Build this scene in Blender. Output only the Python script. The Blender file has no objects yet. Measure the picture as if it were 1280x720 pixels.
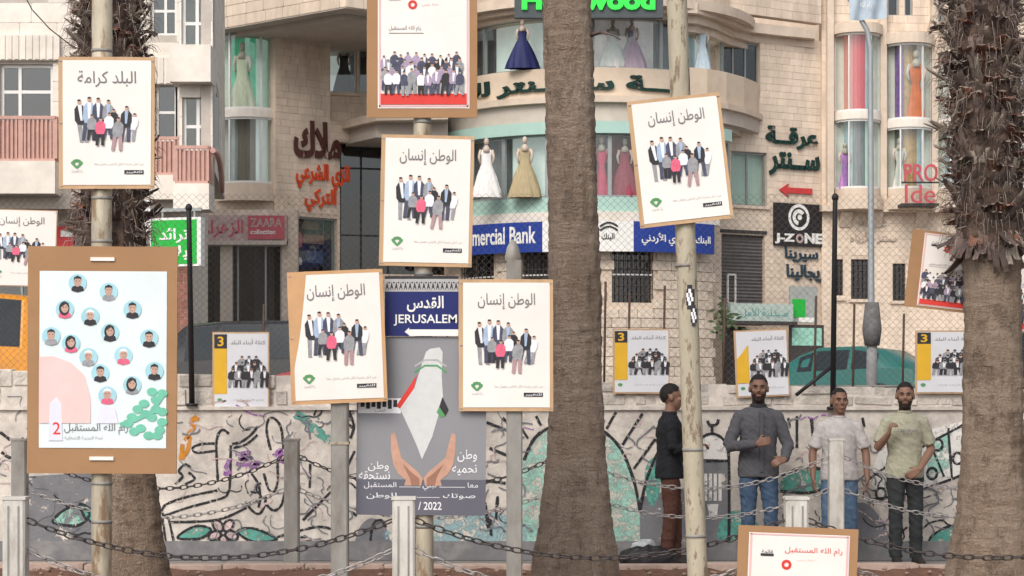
import bpy, bmesh, math, random
from mathutils import Vector, Matrix, noise
import numpy as np
random.seed(7)
R = math.radians
sc = bpy.context.scene
C = sc.collection

# ---------------------------------------------------------------- camera
F = 2600.0            # focal length in pixels of the 1280 wide photograph
EYE = 1.6             # metres above the near pavement
HOR = 500.0           # image row of the horizon
cd = bpy.data.cameras.new('camera')
cam = bpy.data.objects.new('camera', cd)
C.objects.link(cam)
cam.location = (0, 0, EYE)
cam.rotation_euler = (R(90), 0, 0)
cd.sensor_width = 36
cd.lens = F / 1280 * 36
cd.shift_y = (HOR - 360) / 1280
cd.clip_end = 2000
sc.camera = cam

# ---------------------------------------------------------------- sky, sun, exposure
SUN_EL, SUN_ROT = R(42), R(203)     # high, behind the camera and to the left, veiled by thin cloud
w = bpy.data.worlds.new('World')
sc.world = w
w.use_nodes = True
nt = w.node_tree
sky = nt.nodes.new('ShaderNodeTexSky')
sky.sky_type = 'NISHITA'
sky.sun_disc = False
sky.sun_elevation = SUN_EL
sky.sun_rotation = SUN_ROT
sky.air_density = 1.0
sky.dust_density = 3.5
sky.ozone_density = 1.0
hsv = nt.nodes.new('ShaderNodeHueSaturation')
hsv.inputs['Saturation'].default_value = 0.30
nt.links.new(sky.outputs[0], hsv.inputs['Color'])
nt.links.new(hsv.outputs[0], nt.nodes['Background'].inputs[0])
nt.nodes['Background'].inputs[1].default_value = 0.15
sd = bpy.data.lights.new('sun', 'SUN')
sd.energy = 1.15
sd.angle = R(30)
sd.color = (1.0, 0.92, 0.82)
sun = bpy.data.objects.new('sun', sd)
C.objects.link(sun)
# direction towards the sun (Nishita: rotation 0 looks to +Y, positive turns towards +X)
sdir = Vector((math.sin(SUN_ROT) * math.cos(SUN_EL), math.cos(SUN_ROT) * math.cos(SUN_EL), math.sin(SUN_EL)))
sun.rotation_euler = sdir.to_track_quat('Z', 'Y').to_euler()
sun.location = (0, 0, 30)
vs = sc.view_settings
vs.view_transform = 'Standard'
vs.look = 'None'
vs.exposure = 0.36
vs.gamma = 1.0
vs.use_curve_mapping = False
sc.cycles.use_denoising = True
sc.cycles.max_bounces = 6
sc.cycles.transparent_max_bounces = 24

# ---------------------------------------------------------------- materials
MATS = {}
def mat(name, col, rough=0.75, var=0.12, scale=6.0, bump=0.0, metal=0.0, spec=0.3, rnd=0.0, stain=None, stain_amt=0.0, stain_scale=1.2, wear=0.0, wear_scale=14.0, stretch=(1, 1, 1), emit=0.0, srange=(0.5, 0.66)):
    """Procedural surface: base colour broken up by noise, optional stains, per object tint, relief, worn away paint."""
    if name in MATS:
        return MATS[name]
    m = bpy.data.materials.new(name)
    m.use_nodes = True
    nt = m.node_tree
    N, L = nt.nodes, nt.links
    b = N['Principled BSDF']
    b.inputs['Roughness'].default_value = rough
    b.inputs['Metallic'].default_value = metal
    b.inputs['Specular IOR Level'].default_value = spec
    geo = N.new('ShaderNodeNewGeometry')
    vec = geo.outputs['Position']
    if stretch != (1, 1, 1):
        vm = N.new('ShaderNodeVectorMath'); vm.operation = 'MULTIPLY'
        vm.inputs[1].default_value = stretch
        L.new(vec, vm.inputs[0]); vec = vm.outputs[0]
    n1 = N.new('ShaderNodeTexNoise')
    n1.inputs['Scale'].default_value = scale
    n1.inputs['Detail'].default_value = 6
    n1.inputs['Roughness'].default_value = 0.65
    L.new(vec, n1.inputs['Vector'])
    mr = N.new('ShaderNodeMapRange')
    mr.inputs[1].default_value = 0.3; mr.inputs[2].default_value = 0.7
    mr.inputs[3].default_value = 1 - var; mr.inputs[4].default_value = 1 + var
    L.new(n1.outputs[0], mr.inputs[0])
    val = mr.outputs[0]
    if rnd:
        oi = N.new('ShaderNodeObjectInfo')
        m2 = N.new('ShaderNodeMapRange')
        m2.inputs[3].default_value = 1 - rnd; m2.inputs[4].default_value = 1 + rnd
        L.new(oi.outputs['Random'], m2.inputs[0])
        mm = N.new('ShaderNodeMath'); mm.operation = 'MULTIPLY'
        L.new(val, mm.inputs[0]); L.new(m2.outputs[0], mm.inputs[1]); val = mm.outputs[0]
    sca = N.new('ShaderNodeVectorMath'); sca.operation = 'SCALE'
    sca.inputs[0].default_value = col[:3]
    L.new(val, sca.inputs['Scale'])
    colout = sca.outputs[0]
    if stain:
        n2 = N.new('ShaderNodeTexNoise')
        n2.inputs['Scale'].default_value = stain_scale
        n2.inputs['Detail'].default_value = 8
        n2.inputs['Roughness'].default_value = 0.7
        L.new(vec, n2.inputs['Vector'])
        m3 = N.new('ShaderNodeMapRange')
        m3.inputs[1].default_value = srange[0]; m3.inputs[2].default_value = srange[1]
        m3.inputs[4].default_value = stain_amt
        L.new(n2.outputs[0], m3.inputs[0])
        mx = N.new('ShaderNodeMix'); mx.data_type = 'RGBA'
        L.new(m3.outputs[0], mx.inputs[0]); L.new(colout, mx.inputs[6])
        mx.inputs[7].default_value = (*stain, 1)
        colout = mx.outputs[2]
    L.new(colout, b.inputs['Base Color'])
    if bump:
        n3 = N.new('ShaderNodeTexNoise')
        n3.inputs['Scale'].default_value = scale * 3
        n3.inputs['Detail'].default_value = 5
        L.new(vec, n3.inputs['Vector'])
        bp = N.new('ShaderNodeBump')
        bp.inputs['Strength'].default_value = bump
        bp.inputs['Distance'].default_value = 0.02
        L.new(n3.outputs[0], bp.inputs['Height'])
        L.new(bp.outputs[0], b.inputs['Normal'])
    if emit:
        L.new(colout, b.inputs['Emission Color'])
        b.inputs['Emission Strength'].default_value = emit
    if wear:
        n4 = N.new('ShaderNodeTexNoise')
        n4.inputs['Scale'].default_value = wear_scale
        n4.inputs['Detail'].default_value = 9
        n4.inputs['Roughness'].default_value = 0.75
        L.new(geo.outputs['Position'], n4.inputs['Vector'])
        m4 = N.new('ShaderNodeMapRange')
        c = 0.5 + (0.5 - wear) * 0.4
        m4.inputs[1].default_value = c - 0.05; m4.inputs[2].default_value = c + 0.05
        L.new(n4.outputs[0], m4.inputs[0])
        tr = N.new('ShaderNodeBsdfTransparent')
        ms = N.new('ShaderNodeMixShader')
        L.new(m4.outputs[0], ms.inputs[0]); L.new(b.outputs[0], ms.inputs[1]); L.new(tr.outputs[0], ms.inputs[2])
        L.new(ms.outputs[0], N['Material Output'].inputs[0])
    MATS[name] = m
    return m

def glass(name, tint=(0.93, 0.97, 0.96), refl=0.03, rough=0.03):
    if name in MATS:
        return MATS[name]
    m = bpy.data.materials.new(name)
    m.use_nodes = True
    N, L = m.node_tree.nodes, m.node_tree.links
    N.remove(N['Principled BSDF'])
    tr = N.new('ShaderNodeBsdfTransparent'); tr.inputs[0].default_value = (*tint, 1)
    gl = N.new('ShaderNodeBsdfGlossy'); gl.inputs['Roughness'].default_value = rough
    fr = N.new('ShaderNodeLayerWeight'); fr.inputs[0].default_value = .5
    pw = N.new('ShaderNodeMath'); pw.operation = 'POWER'; pw.inputs[1].default_value = 4
    L.new(fr.outputs['Facing'], pw.inputs[0])
    ad = N.new('ShaderNodeMath'); ad.operation = 'MULTIPLY_ADD'; ad.inputs[1].default_value = .5; ad.inputs[2].default_value = .03 + refl; ad.use_clamp = True
    L.new(pw.outputs[0], ad.inputs[0])
    ms = N.new('ShaderNodeMixShader')
    L.new(ad.outputs[0], ms.inputs[0]); L.new(tr.outputs[0], ms.inputs[1]); L.new(gl.outputs[0], ms.inputs[2])
    L.new(ms.outputs[0], N['Material Output'].inputs[0])
    MATS[name] = m
    return m

m_stone = mat('limestone_facade', (0.70, 0.58, 0.47), 0.85, 0.12, 3.0, 0.25, rnd=0.06, stain=(0.44, 0.34, 0.26), stain_amt=0.45, stain_scale=1.3, stretch=(1, 1, .35))
m_stone_lo = mat('limestone_rough', (0.60, 0.51, 0.42), 0.9, 0.18, 7.0, 0.5, rnd=0.10, stain=(0.4, 0.32, 0.26), stain_amt=0.4)
m_stonew = mat('limestone_white', (0.74, 0.68, 0.61), 0.85, 0.1, 2.5, 0.2, rnd=0.07, stain=(0.45, 0.40, 0.35), stain_amt=0.3, stain_scale=0.6)
m_joint = mat('mortar', (0.60, 0.49, 0.395), 0.95, 0.1, 4)
m_jointw = mat('mortar_pale', (0.5, 0.45, 0.40), 0.95, 0.1, 4)
m_cornice = mat('cornice_stone', (0.64, 0.53, 0.43), 0.8, 0.08, 3, 0.1, stain=(0.33, 0.26, 0.2), stain_amt=0.35, stain_scale=0.9)
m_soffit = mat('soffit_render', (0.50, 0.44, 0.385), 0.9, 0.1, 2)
m_dark = mat('dark_interior', (0.03, 0.028, 0.028), 0.9, 0.3, 3)
m_grille = mat('dark_iron', (0.05, 0.045, 0.045), 0.6, 0.2, 9)
m_white_alu = mat('white_aluminium', (0.72, 0.71, 0.69), 0.45, 0.05, 8)
m_grey_alu = mat('grey_aluminium', (0.33, 0.35, 0.35), 0.4, 0.06, 8, metal=0.4)
m_railing = mat('pink_brown_railing', (0.52, 0.31, 0.26), 0.6, 0.12, 5)
m_teal_frieze = mat('pale_teal_band', (0.38, 0.56, 0.50), 0.5, 0.07, 2)
m_galv = mat('galvanised_steel', (0.42, 0.37, 0.285), 0.55, 0.25, 9, 0.12, metal=0.15, stain=(0.21, 0.12, 0.06), stain_amt=0.8, stain_scale=7, stretch=(1, 1, 0.3), srange=(.5, .58))
m_galv_peel = mat('peeling_cream_paint', (0.42, 0.37, 0.28), 0.6, 0.2, 10, 0.25, stain=(0.15, 0.095, 0.06), stain_amt=0.8, stain_scale=20, stretch=(1, 1, 0.3), srange=(.53, .60))
m_postgrey = mat('grey_post_steel', (0.28, 0.27, 0.25), 0.6, 0.18, 9, 0.1, metal=0.2, stain=(0.14, 0.1, 0.07), stain_amt=0.5, stain_scale=4, stretch=(1, 1, 0.4))
m_postwhite = mat('white_painted_post', (0.55, 0.53, 0.49), 0.6, 0.15, 9, 0.15, stain=(0.25, 0.19, 0.13), stain_amt=0.6, stain_scale=5, stretch=(1, 1, 0.4))
m_black = mat('black_painted_steel', (0.022, 0.02, 0.022), 0.5, 0.2, 9)
m_card = mat('brown_cardboard', (0.36, 0.205, 0.105), 0.85, 0.08, 5, 0.05, stain=(0.26, 0.14, 0.07), stain_amt=0.3, stain_scale=2.5)
m_wood = mat('plywood_edge', (0.52, 0.34, 0.2), 0.8, 0.15, 8, 0.05, stretch=(1, 1, 0.2))
m_paper = mat('white_paper', (0.80, 0.755, 0.715), 0.55, 0.05, 2.5, 0.12)
m_paperb = mat('bluish_paper', (0.70, 0.775, 0.79), 0.55, 0.06, 3)
m_ink = mat('black_ink', (0.035, 0.033, 0.038), 0.6, 0.2, 20)
m_inkgrey = mat('grey_ink', (0.19, 0.185, 0.19), 0.6, 0.1, 20)
m_inkpale = mat('pale_grey_ink', (0.42, 0.41, 0.41), 0.6, 0.1, 20)
m_pwhite = mat('print_white', (0.78, 0.78, 0.80), 0.55, 0.04, 8)
m_pnavy = mat('print_navy', (0.07, 0.075, 0.12), 0.55, 0.3, 30)
m_pblue = mat('print_light_blue', (0.36, 0.46, 0.62), 0.55, 0.15, 30)
m_ppink = mat('print_pink', (0.72, 0.13, 0.22), 0.55, 0.15, 30)
m_pskin = mat('print_skin', (0.52, 0.33, 0.26), 0.55, 0.15, 40)
m_pbrown = mat('print_dusty_pink', (0.42, 0.27, 0.28), 0.55, 0.15, 30)
m_pgrey = mat('print_grey', (0.30, 0.30, 0.32), 0.55, 0.25, 30)
m_pmauve = mat('print_mauve', (0.38, 0.30, 0.42), 0.55, 0.25, 30)
m_pgreen = mat('print_green', (0.10, 0.30, 0.12), 0.55, 0.1, 20)
m_pred = mat('print_red', (0.66, 0.05, 0.04), 0.5, 0.08, 6)
m_prose = mat('print_rose_border', (0.78, 0.45, 0.45), 0.5, 0.05, 6)
m_pyellow = mat('print_yellow', (0.72, 0.42, 0.03), 0.5, 0.06, 6)
m_gpanel = mat('grey_poster', (0.25, 0.25, 0.27), 0.5, 0.05, 3)
m_gdark = mat('slate_band', (0.12, 0.12, 0.15), 0.5, 0.05, 3)
m_navy = mat('navy_sign_blue', (0.013, 0.02, 0.13), 0.4, 0.06, 3)
m_bank = mat('royal_blue_sign', (0.014, 0.045, 0.27), 0.4, 0.05, 2)
m_signwhite = mat('sign_white', (0.78, 0.77, 0.74), 0.5, 0.04, 3)
m_signgreen = mat('sign_green', (0.015, 0.42, 0.05), 0.45, 0.04, 2)
m_neon = mat('bright_green_letters', (0.03, 0.62, 0.06), 0.4, 0.04, 2, emit=0.5)
m_letter_teal = mat('dark_green_letters', (0.008, 0.036, 0.03), 0.45, 0.1, 4)
m_letter_brown = mat('dark_brown_letters', (0.09, 0.03, 0.025), 0.45, 0.1, 4)
m_letter_red = mat('red_letters', (0.68, 0.075, 0.02), 0.45, 0.1, 4)
m_rose = mat('shop_rose', (0.50, 0.10, 0.13), 0.5, 0.12, 5)
m_shopgrey = mat('faded_sign_pink', (0.45, 0.34, 0.32), 0.6, 0.25, 8)
m_glass = glass('window_glass')
m_glassd = glass('dark_window_glass', (0.5, 0.55, 0.57), 0.07)
m_glasst = glass('teal_window_glass', (0.62, 0.86, 0.8), 0.14)

# ---------------------------------------------------------------- mesh helpers
OFF = {}
def P(px, py, D):
    """the point at distance D seen at a pixel of the photograph"""
    return Vector(((px - 640) * D / F, D, EYE + (HOR - py) * D / F))
def S(D):
    return F / D

class MB:
    def __init__(s):
        s.v, s.f, s.m, s.sm = [], [], [], []
    def add(s, vs, fs, mi=0, smooth=False):
        o = len(s.v)
        s.v += [tuple(v) for v in vs]
        for f in fs:
            s.f.append(tuple(i + o for i in f)); s.m.append(mi); s.sm.append(smooth)
        return s
    def box(s, x0, x1, y0, y1, z0, z1, mi=0, M=None):
        v = [Vector((x, y, z)) for x in (x0, x1) for y in (y0, y1) for z in (z0, z1)]
        if M is not None: v = [M @ p for p in v]
        return s.add(v, [(0, 1, 3, 2), (4, 6, 7, 5), (0, 4, 5, 1), (2, 3, 7, 6), (0, 2, 6, 4), (1, 5, 7, 3)], mi)
    def obox(s, A, B, n, z0, z1, t, mi=0):
        """box standing on the plan line A-B, thickness t along n"""
        A, B, n = Vector(A[:2]), Vector(B[:2]), Vector(n[:2])
        v = []
        for p in (A, B):
            for k in (0, t):
                q = p + n * k
                v += [(q.x, q.y, z0), (q.x, q.y, z1)]
        return s.add(v, [(0, 1, 3, 2), (4, 6, 7, 5), (0, 4, 5, 1), (2, 3, 7, 6), (0, 2, 6, 4), (1, 5, 7, 3)], mi)
    def tube(s, pts, r, seg=8, mi=0, caps=True, smooth=True, flat=1.0, up=None):
        pts = [Vector(p) for p in pts]
        rs = r if isinstance(r, (list, tuple)) else [r] * len(pts)
        o = len(s.v); prev = None
        for i, p in enumerate(pts):
            t = (pts[min(i + 1, len(pts) - 1)] - pts[max(i - 1, 0)])
            t = t.normalized() if t.length > 1e-9 else Vector((0, 0, 1))
            a = up if up is not None else (prev if prev is not None else (Vector((0, 0, 1)) if abs(t.z) < 0.9 else Vector((1, 0, 0))))
            u = (a - t * a.dot(t)).normalized(); prev = u
            vv = t.cross(u)
            for k in range(seg):
                an = 2 * math.pi * k / seg
                s.v.append(tuple(p + u * math.cos(an) * rs[i] * flat + vv * math.sin(an) * rs[i]))
        for i in range(len(pts) - 1):
            for k in range(seg):
                a, b = o + i * seg + k, o + i * seg + (k + 1) % seg
                s.f.append((a, b, b + seg, a + seg)); s.m.append(mi); s.sm.append(smooth)
        if caps:
            s.f.append(tuple(o + k for k in range(seg))[::-1]); s.m.append(mi); s.sm.append(False)
            e = o + (len(pts) - 1) * seg
            s.f.append(tuple(e + k for k in range(seg))); s.m.append(mi); s.sm.append(False)
        return s
    def lathe(s, prof, seg=16, M=None, mi=0, a0=0, a1=2 * math.pi, sx=1.0, sy=1.0):
        o = len(s.v); full = abs(a1 - a0 - 2 * math.pi) < 1e-6
        n = seg if full else seg + 1
        for (r, z) in prof:
            for k in range(n):
                an = a0 + (a1 - a0) * k / seg
                p = Vector((r * math.cos(an) * sx, r * math.sin(an) * sy, z))
                s.v.append(tuple(M @ p if M is not None else p))
        for i in range(len(prof) - 1):
            for k in range(seg):
                a = o + i * n + k; b = o + i * n + (k + 1) % n
                s.f.append((a, b, b + n, a + n)); s.m.append(mi); s.sm.append(True)
        return s
    def ell(s, c, r, seg=12, rings=8, M=None, mi=0):
        prof = [(max(1e-4, math.sin(math.pi * i / rings)), -math.cos(math.pi * i / rings)) for i in range(rings + 1)]
        T = Matrix.Translation(Vector(c)) @ (M if M is not None else Matrix.Identity(4)) @ Matrix.Diagonal((r[0], r[1], r[2], 1))
        return s.lathe(prof, seg, T, mi)
    def poly(s, pts, y, mi=0):
        """flat outline in the x-z plane facing -y"""
        a = sum(pts[i][0] * pts[(i + 1) % len(pts)][1] - pts[(i + 1) % len(pts)][0] * pts[i][1] for i in range(len(pts)))
        if a < 0: pts = pts[::-1]
        return s.add([(p[0], y, p[1]) for p in pts], [tuple(range(len(pts)))], mi)
    def prism(s, pts, y0, y1, mi=0):
        a = sum(pts[i][0] * pts[(i + 1) % len(pts)][1] - pts[(i + 1) % len(pts)][0] * pts[i][1] for i in range(len(pts)))
        if a < 0: pts = pts[::-1]
        n = len(pts)
        fs = [tuple(range(n)), tuple(range(2 * n - 1, n - 1, -1))] + [(i, i + n, (i + 1) % n + n, (i + 1) % n) for i in range(n)]
        return s.add([(p[0], y0, p[1]) for p in pts] + [(p[0], y1, p[1]) for p in pts], fs, mi)
    def plan(s, pts, z0, z1, mi=0):
        """plan outline raised from z0 to z1"""
        a = sum(pts[i][0] * pts[(i + 1) % len(pts)][1] - pts[(i + 1) % len(pts)][0] * pts[i][1] for i in range(len(pts)))
        if a < 0: pts = pts[::-1]
        n = len(pts)
        fs = [tuple(range(n))[::-1], tuple(range(n, 2 * n))] + [(i, (i + 1) % n, (i + 1) % n + n, i + n) for i in range(n)]
        return s.add([(p[0], p[1], z0) for p in pts] + [(p[0], p[1], z1) for p in pts], fs, mi)
    def ribbon(s, pts, wd, y, mi=0, closed=False, jit=0.0):
        """painted stroke in the x-z plane"""
        pts = [Vector((p[0], p[1])) for p in pts]
        n = len(pts); o = len(s.v)
        for i, p in enumerate(pts):
            a = pts[(i - 1) % n] if closed or i > 0 else pts[i]
            b = pts[(i + 1) % n] if closed or i < n - 1 else pts[i]
            t = (b - a); t = t.normalized() if t.length > 1e-9 else Vector((1, 0))
            nn = Vector((-t.y, t.x)) * (wd / 2 * (1 + random.uniform(-jit, jit)))
            s.v += [(p.x + nn.x, y, p.y + nn.y), (p.x - nn.x, y, p.y - nn.y)]
        for i in range(n if closed else n - 1):
            j = (i + 1) % n
            s.f.append((o + 2 * i, o + 2 * i + 1, o + 2 * j + 1, o + 2 * j)); s.m.append(mi); s.sm.append(False)
        return s
    def mesh(s, name, mats, off=None):
        me = bpy.data.meshes.new(name)
        v = s.v if off is None else [(a[0] - off[0], a[1] - off[1], a[2] - off[2]) for a in s.v]
        me.from_pydata(v, [], s.f)
        for m in (mats if isinstance(mats, (list, tuple)) else [mats]):
            me.materials.append(m)
        me.polygons.foreach_set('material_index', s.m)
        me.polygons.foreach_set('use_smooth', s.sm)
        me.update()
        return me
    def build(s, name, mats, parent=None):
        off = OFF.get(parent.name) if parent is not None else None
        o = bpy.data.objects.new(name, s.mesh(name, mats, off))
        C.objects.link(o)
        if parent is not None:
            o.parent = parent
            if off is not None: OFF[o.name] = off
        return o

LABELS = set()
def tag(o, label, cat, group=None):
    o['label'] = label; o['category'] = cat
    if group: o['group'] = group
    return o
def thing(name, label, cat, loc=(0, 0, 0), group=None, world=True, rot=(0, 0, 0)):
    """an Empty at the base; world=True: its parts are given in world coordinates"""
    o = bpy.data.objects.new(name, None)
    C.objects.link(o)
    o.location = loc; o.rotation_euler = rot; o.empty_display_size = 0.1
    if world: OFF[o.name] = Vector(loc)
    return tag(o, label, cat, group)
def struct(o):
    o['kind'] = 'structure'; return o
def stuff(o):
    o['kind'] = 'stuff'; return o
def inst(name, me, parent, M):
    """one more piece that shares its mesh"""
    o = bpy.data.objects.new(name, me)
    C.objects.link(o)
    o.parent = parent
    off = OFF.get(parent.name)
    if off is not None: M = Matrix.Translation(-off) @ M
    o.matrix_local = M
    return o

# ---------------------------------------------------------------- lettering
FORMS = {'ا': (0xFE8D, 2), 'أ': (0xFE83, 2), 'إ': (0xFE87, 2), 'آ': (0xFE81, 2), 'ب': (0xFE8F, 4), 'ة': (0xFE93, 2), 'ت': (0xFE95, 4), 'ث': (0xFE99, 4), 'ج': (0xFE9D, 4), 'ح': (0xFEA1, 4), 'خ': (0xFEA5, 4), 'د': (0xFEA9, 2), 'ذ': (0xFEAB, 2), 'ر': (0xFEAD, 2), 'ز': (0xFEAF, 2), 'س': (0xFEB1, 4), 'ش': (0xFEB5, 4), 'ص': (0xFEB9, 4), 'ض': (0xFEBD, 4), 'ط': (0xFEC1, 4), 'ظ': (0xFEC5, 4), 'ع': (0xFEC9, 4), 'غ': (0xFECD, 4), 'ف': (0xFED1, 4), 'ق': (0xFED5, 4), 'ك': (0xFED9, 4), 'ل': (0xFEDD, 4), 'م': (0xFEE1, 4), 'ن': (0xFEE5, 4), 'ه': (0xFEE9, 4), 'و': (0xFEED, 2), 'ي': (0xFEF1, 4), 'ى': (0xFEEF, 2), 'ئ': (0xFE89, 4), 'ء': (0xFE80, 1), 'ـ': (0x640, 5), '\ufefb': (0xFEFB, 2), '\ufef7': (0xFEF7, 2)}
def arabic(s):
    s = s.replace('لا', '\ufefb').replace('لأ', '\ufef7')
    out = []
    for i, c in enumerate(s):
        if c not in FORMS: out.append(c); continue
        code, n = FORMS[c]
        if n == 5: out.append(c); continue
        prev = i > 0 and s[i - 1] in FORMS and FORMS[s[i - 1]][1] >= 4
        nxt = i + 1 < len(s) and s[i + 1] in FORMS and FORMS[s[i + 1]][1] >= 2 and n == 4
        k = 0
        if n >= 2: k = 3 if prev and nxt else 1 if prev else 2 if nxt else 0
        out.append(chr(code + k))
    return ''.join(out[::-1])
TXT = {}
def text2d(s, bold=0.0, depth=0.0, res=3):
    key = (s, bold, depth)
    if key in TXT: return TXT[key]
    cu = bpy.data.curves.new('lettering', 'FONT')
    cu.body = arabic(s) if any(ord(c) > 0x600 for c in s) else s
    cu.offset = bold; cu.extrude = depth; cu.resolution_u = res
    o = bpy.data.objects.new('lettering', cu)
    C.objects.link(o)
    me = o.evaluated_get(bpy.context.evaluated_depsgraph_get()).to_mesh()
    v = [tuple(x.co) for x in me.vertices]
    f = [tuple(p.vertices) for p in me.polygons]
    bpy.data.objects.remove(o); bpy.data.curves.remove(cu)
    x0 = min(p[0] for p in v); x1 = max(p[0] for p in v)
    y0 = min(p[1] for p in v); y1 = max(p[1] for p in v)
    v = [((p[0] - x0) / (x1 - x0), (p[1] - y0) / (y1 - y0), p[2]) for p in v]
    TXT[key] = (v, f, (x1 - x0) / (y1 - y0))
    return TXT[key]
def put_text(mb, s, x0, x1, z0, z1, y, mi=0, bold=0.0, depth=0.0):
    """fit lettering in a box of the x-z plane, facing -y"""
    v, f, a = text2d(s, bold, 0.5 if depth else 0)
    mb.add([(x0 + p[0] * (x1 - x0), y - p[2] * depth, z0 + p[1] * (z1 - z0)) for p in v], f, mi)

# ================================================================ ground and walls of the place
m_pave = mat('grey_pavement', (0.26, 0.24, 0.225), 0.9, 0.2, 5, 0.3, stain=(0.15, 0.13, 0.12), stain_amt=0.5)
m_asphalt = mat('asphalt', (0.055, 0.053, 0.052), 0.9, 0.2, 8, 0.3)
m_soil = mat('red_brown_soil', (0.17, 0.085, 0.055), 0.95, 0.35, 9, 0.6, stain=(0.09, 0.055, 0.04), stain_amt=0.7, stain_scale=5)
m_kerb = mat('pinkish_kerb', (0.45, 0.335, 0.28), 0.9, 0.15, 7, 0.3, rnd=0.08, stain=(0.25, 0.18, 0.15), stain_amt=0.5, stain_scale=4)
m_plaster = mat('whitewashed_wall', (0.60, 0.545, 0.49), 0.9, 0.22, 6, 0.45, stain=(0.38, 0.345, 0.315), stain_amt=0.7, stain_scale=3.2, srange=(.48, .66))
m_plinth = mat('grey_plinth', (0.20, 0.195, 0.20), 0.9, 0.18, 6, 0.3, stain=(0.33, 0.30, 0.28), stain_amt=0.5, stain_scale=3)
m_rubble = mat('rubble_stone', (0.52, 0.475, 0.425), 0.95, 0.25, 9, 0.9, rnd=0.16, stain=(0.33, 0.3, 0.27), stain_amt=0.7, stain_scale=5)

struct(MB().box(-400, 400, -60, 900, -0.6, -0.004).build('ground', m_pave))
struct(MB().box(-40, 40, -6, 12.4, -0.003, 0.004).build('near_road', m_asphalt))
WALL_D = 20.8
struct(MB().plan([(-60, WALL_D + .42), (60, WALL_D + .42), (60, 130), (-60, 130)], -0.002, 1.2).build('upper_street', m_asphalt))
struct(MB().plan([(-60, 54), (0, 52.5), (60, 54), (60, 62), (-60, 62)], 1.19, 1.33).build('shop_pavement', m_pave))
# soil bed between two kerbs, a sheet with clods
bed = MB()
nx, ny = 150, 24
for j in range(ny + 1):
    for i in range(nx + 1):
        x, y = -9 + 18 * i / nx, 13.2 + 5.8 * j / ny
        bed.v.append((x, y, 0.05 + 0.05 * noise.noise(Vector((x * 2, y * 2, 0))) + 0.035 * noise.noise(Vector((x * 7, y * 7, 3)))))
for j in range(ny):
    for i in range(nx):
        a = j * (nx + 1) + i
        bed.f.append((a, a + 1, a + nx + 2, a + nx + 1)); bed.m.append(0); bed.sm.append(True)
struct(bed.build('soil_bed', m_soil))
UC = bpy.data.meshes.new('stone_block')
bmx = bmesh.new(); bmesh.ops.create_cube(bmx, size=1)
bmesh.ops.bevel(bmx, geom=bmx.edges[:], offset=0.045, segments=1, affect='EDGES', profile=0.5)
bmx.to_mesh(UC); bmx.free()
def block_mesh(m):
    me = UC.copy(); me.materials.append(m); return me
kerb = struct(MB().box(-9, 9, 19.06, 19.2, 0.0, 0.07).build('kerb', m_kerb))
KB = block_mesh(m_kerb)
x = -8.6
while x < 8.6:
    l = random.uniform(0.62, 0.78)
    inst('kerb_stone', KB, kerb, Matrix.Translation((x + l / 2, 19.12 + random.uniform(-.008, .008), 0.045 + random.uniform(-.01, .012))) @ Matrix.Diagonal((l - .012, .2, .1, 1)))
    x += l
# small stones and litter of leaves in the bed
g = MB()
for i in range(420):
    x, y = random.uniform(-7, 7), random.uniform(17.2, 18.95)
    r = random.uniform(.008, .03)
    g.ell((x, y, .06 + .4 * r + 0.04 * noise.noise(Vector((x * 2, y * 2, 0)))), (r, r * random.uniform(.6, 1), r * .6), 6, 4)
stuff(g.build('gravel', mat('bed_gravel', (0.28, 0.2, 0.15), .9, .3, 20)))['label'] = 'small stones scattered over the red soil bed'

# ---------------------------------------------------------------- retaining wall with the mural
def wall_top(x): return 1.81 - 0.020 * x
wall = thing('retaining_wall', 'low whitewashed street wall covered in a painted mural behind the standing men', 'wall', (0, WALL_D + .2, 0))
mb = MB().box(-9.5, 9.5, WALL_D, WALL_D + .4, 0, 1.50)
mb.build('wall_face', m_plaster, wall)
MB().box(-9.5, 9.5, WALL_D - .03, WALL_D + .02, 0, 0.19).build('plinth', m_plinth, wall)
MB().box(-9.5, 9.5, WALL_D - .035, WALL_D + .4, 1.50, 1.535).build('ledge', m_plaster, wall)
mb = MB()
mb.add([(-9.5, WALL_D + .06, 1.535), (9.5, WALL_D + .06, 1.535), (9.5, WALL_D + .06, wall_top(9.5) - .015), (-9.5, WALL_D + .06, wall_top(-9.5) - .015),
        (-9.5, WALL_D + .4, 1.535), (9.5, WALL_D + .4, 1.535), (9.5, WALL_D + .4, wall_top(9.5) - .015), (-9.5, WALL_D + .4, wall_top(-9.5) - .015)],
       [(0, 1, 2, 3), (5, 4, 7, 6), (3, 2, 6, 7), (1, 5, 6, 2), (4, 0, 3, 7), (0, 4, 5, 1)])
up = mb.build('upper_course', m_plaster, wall)
RB = block_mesh(m_rubble)
for row in range(2):
    x = -9.4 + row * .1
    while x < 9.3:
        l = random.uniform(.08, .42)
        z0 = 1.54; z1 = wall_top(x)
        h = (z1 - z0) / 2
        zz = z0 + h * (row + .5)
        inst('rubble_stone', RB, up, Matrix.Translation((x + l / 2, WALL_D + .13, zz)) @ Matrix.Rotation(random.uniform(-.06, .06), 4, 'Y') @ Matrix.Diagonal((l - .02, .16 + random.uniform(-.03, .03), h * random.uniform(.78, 1.0) - .012, 1)))
        x += l

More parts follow.
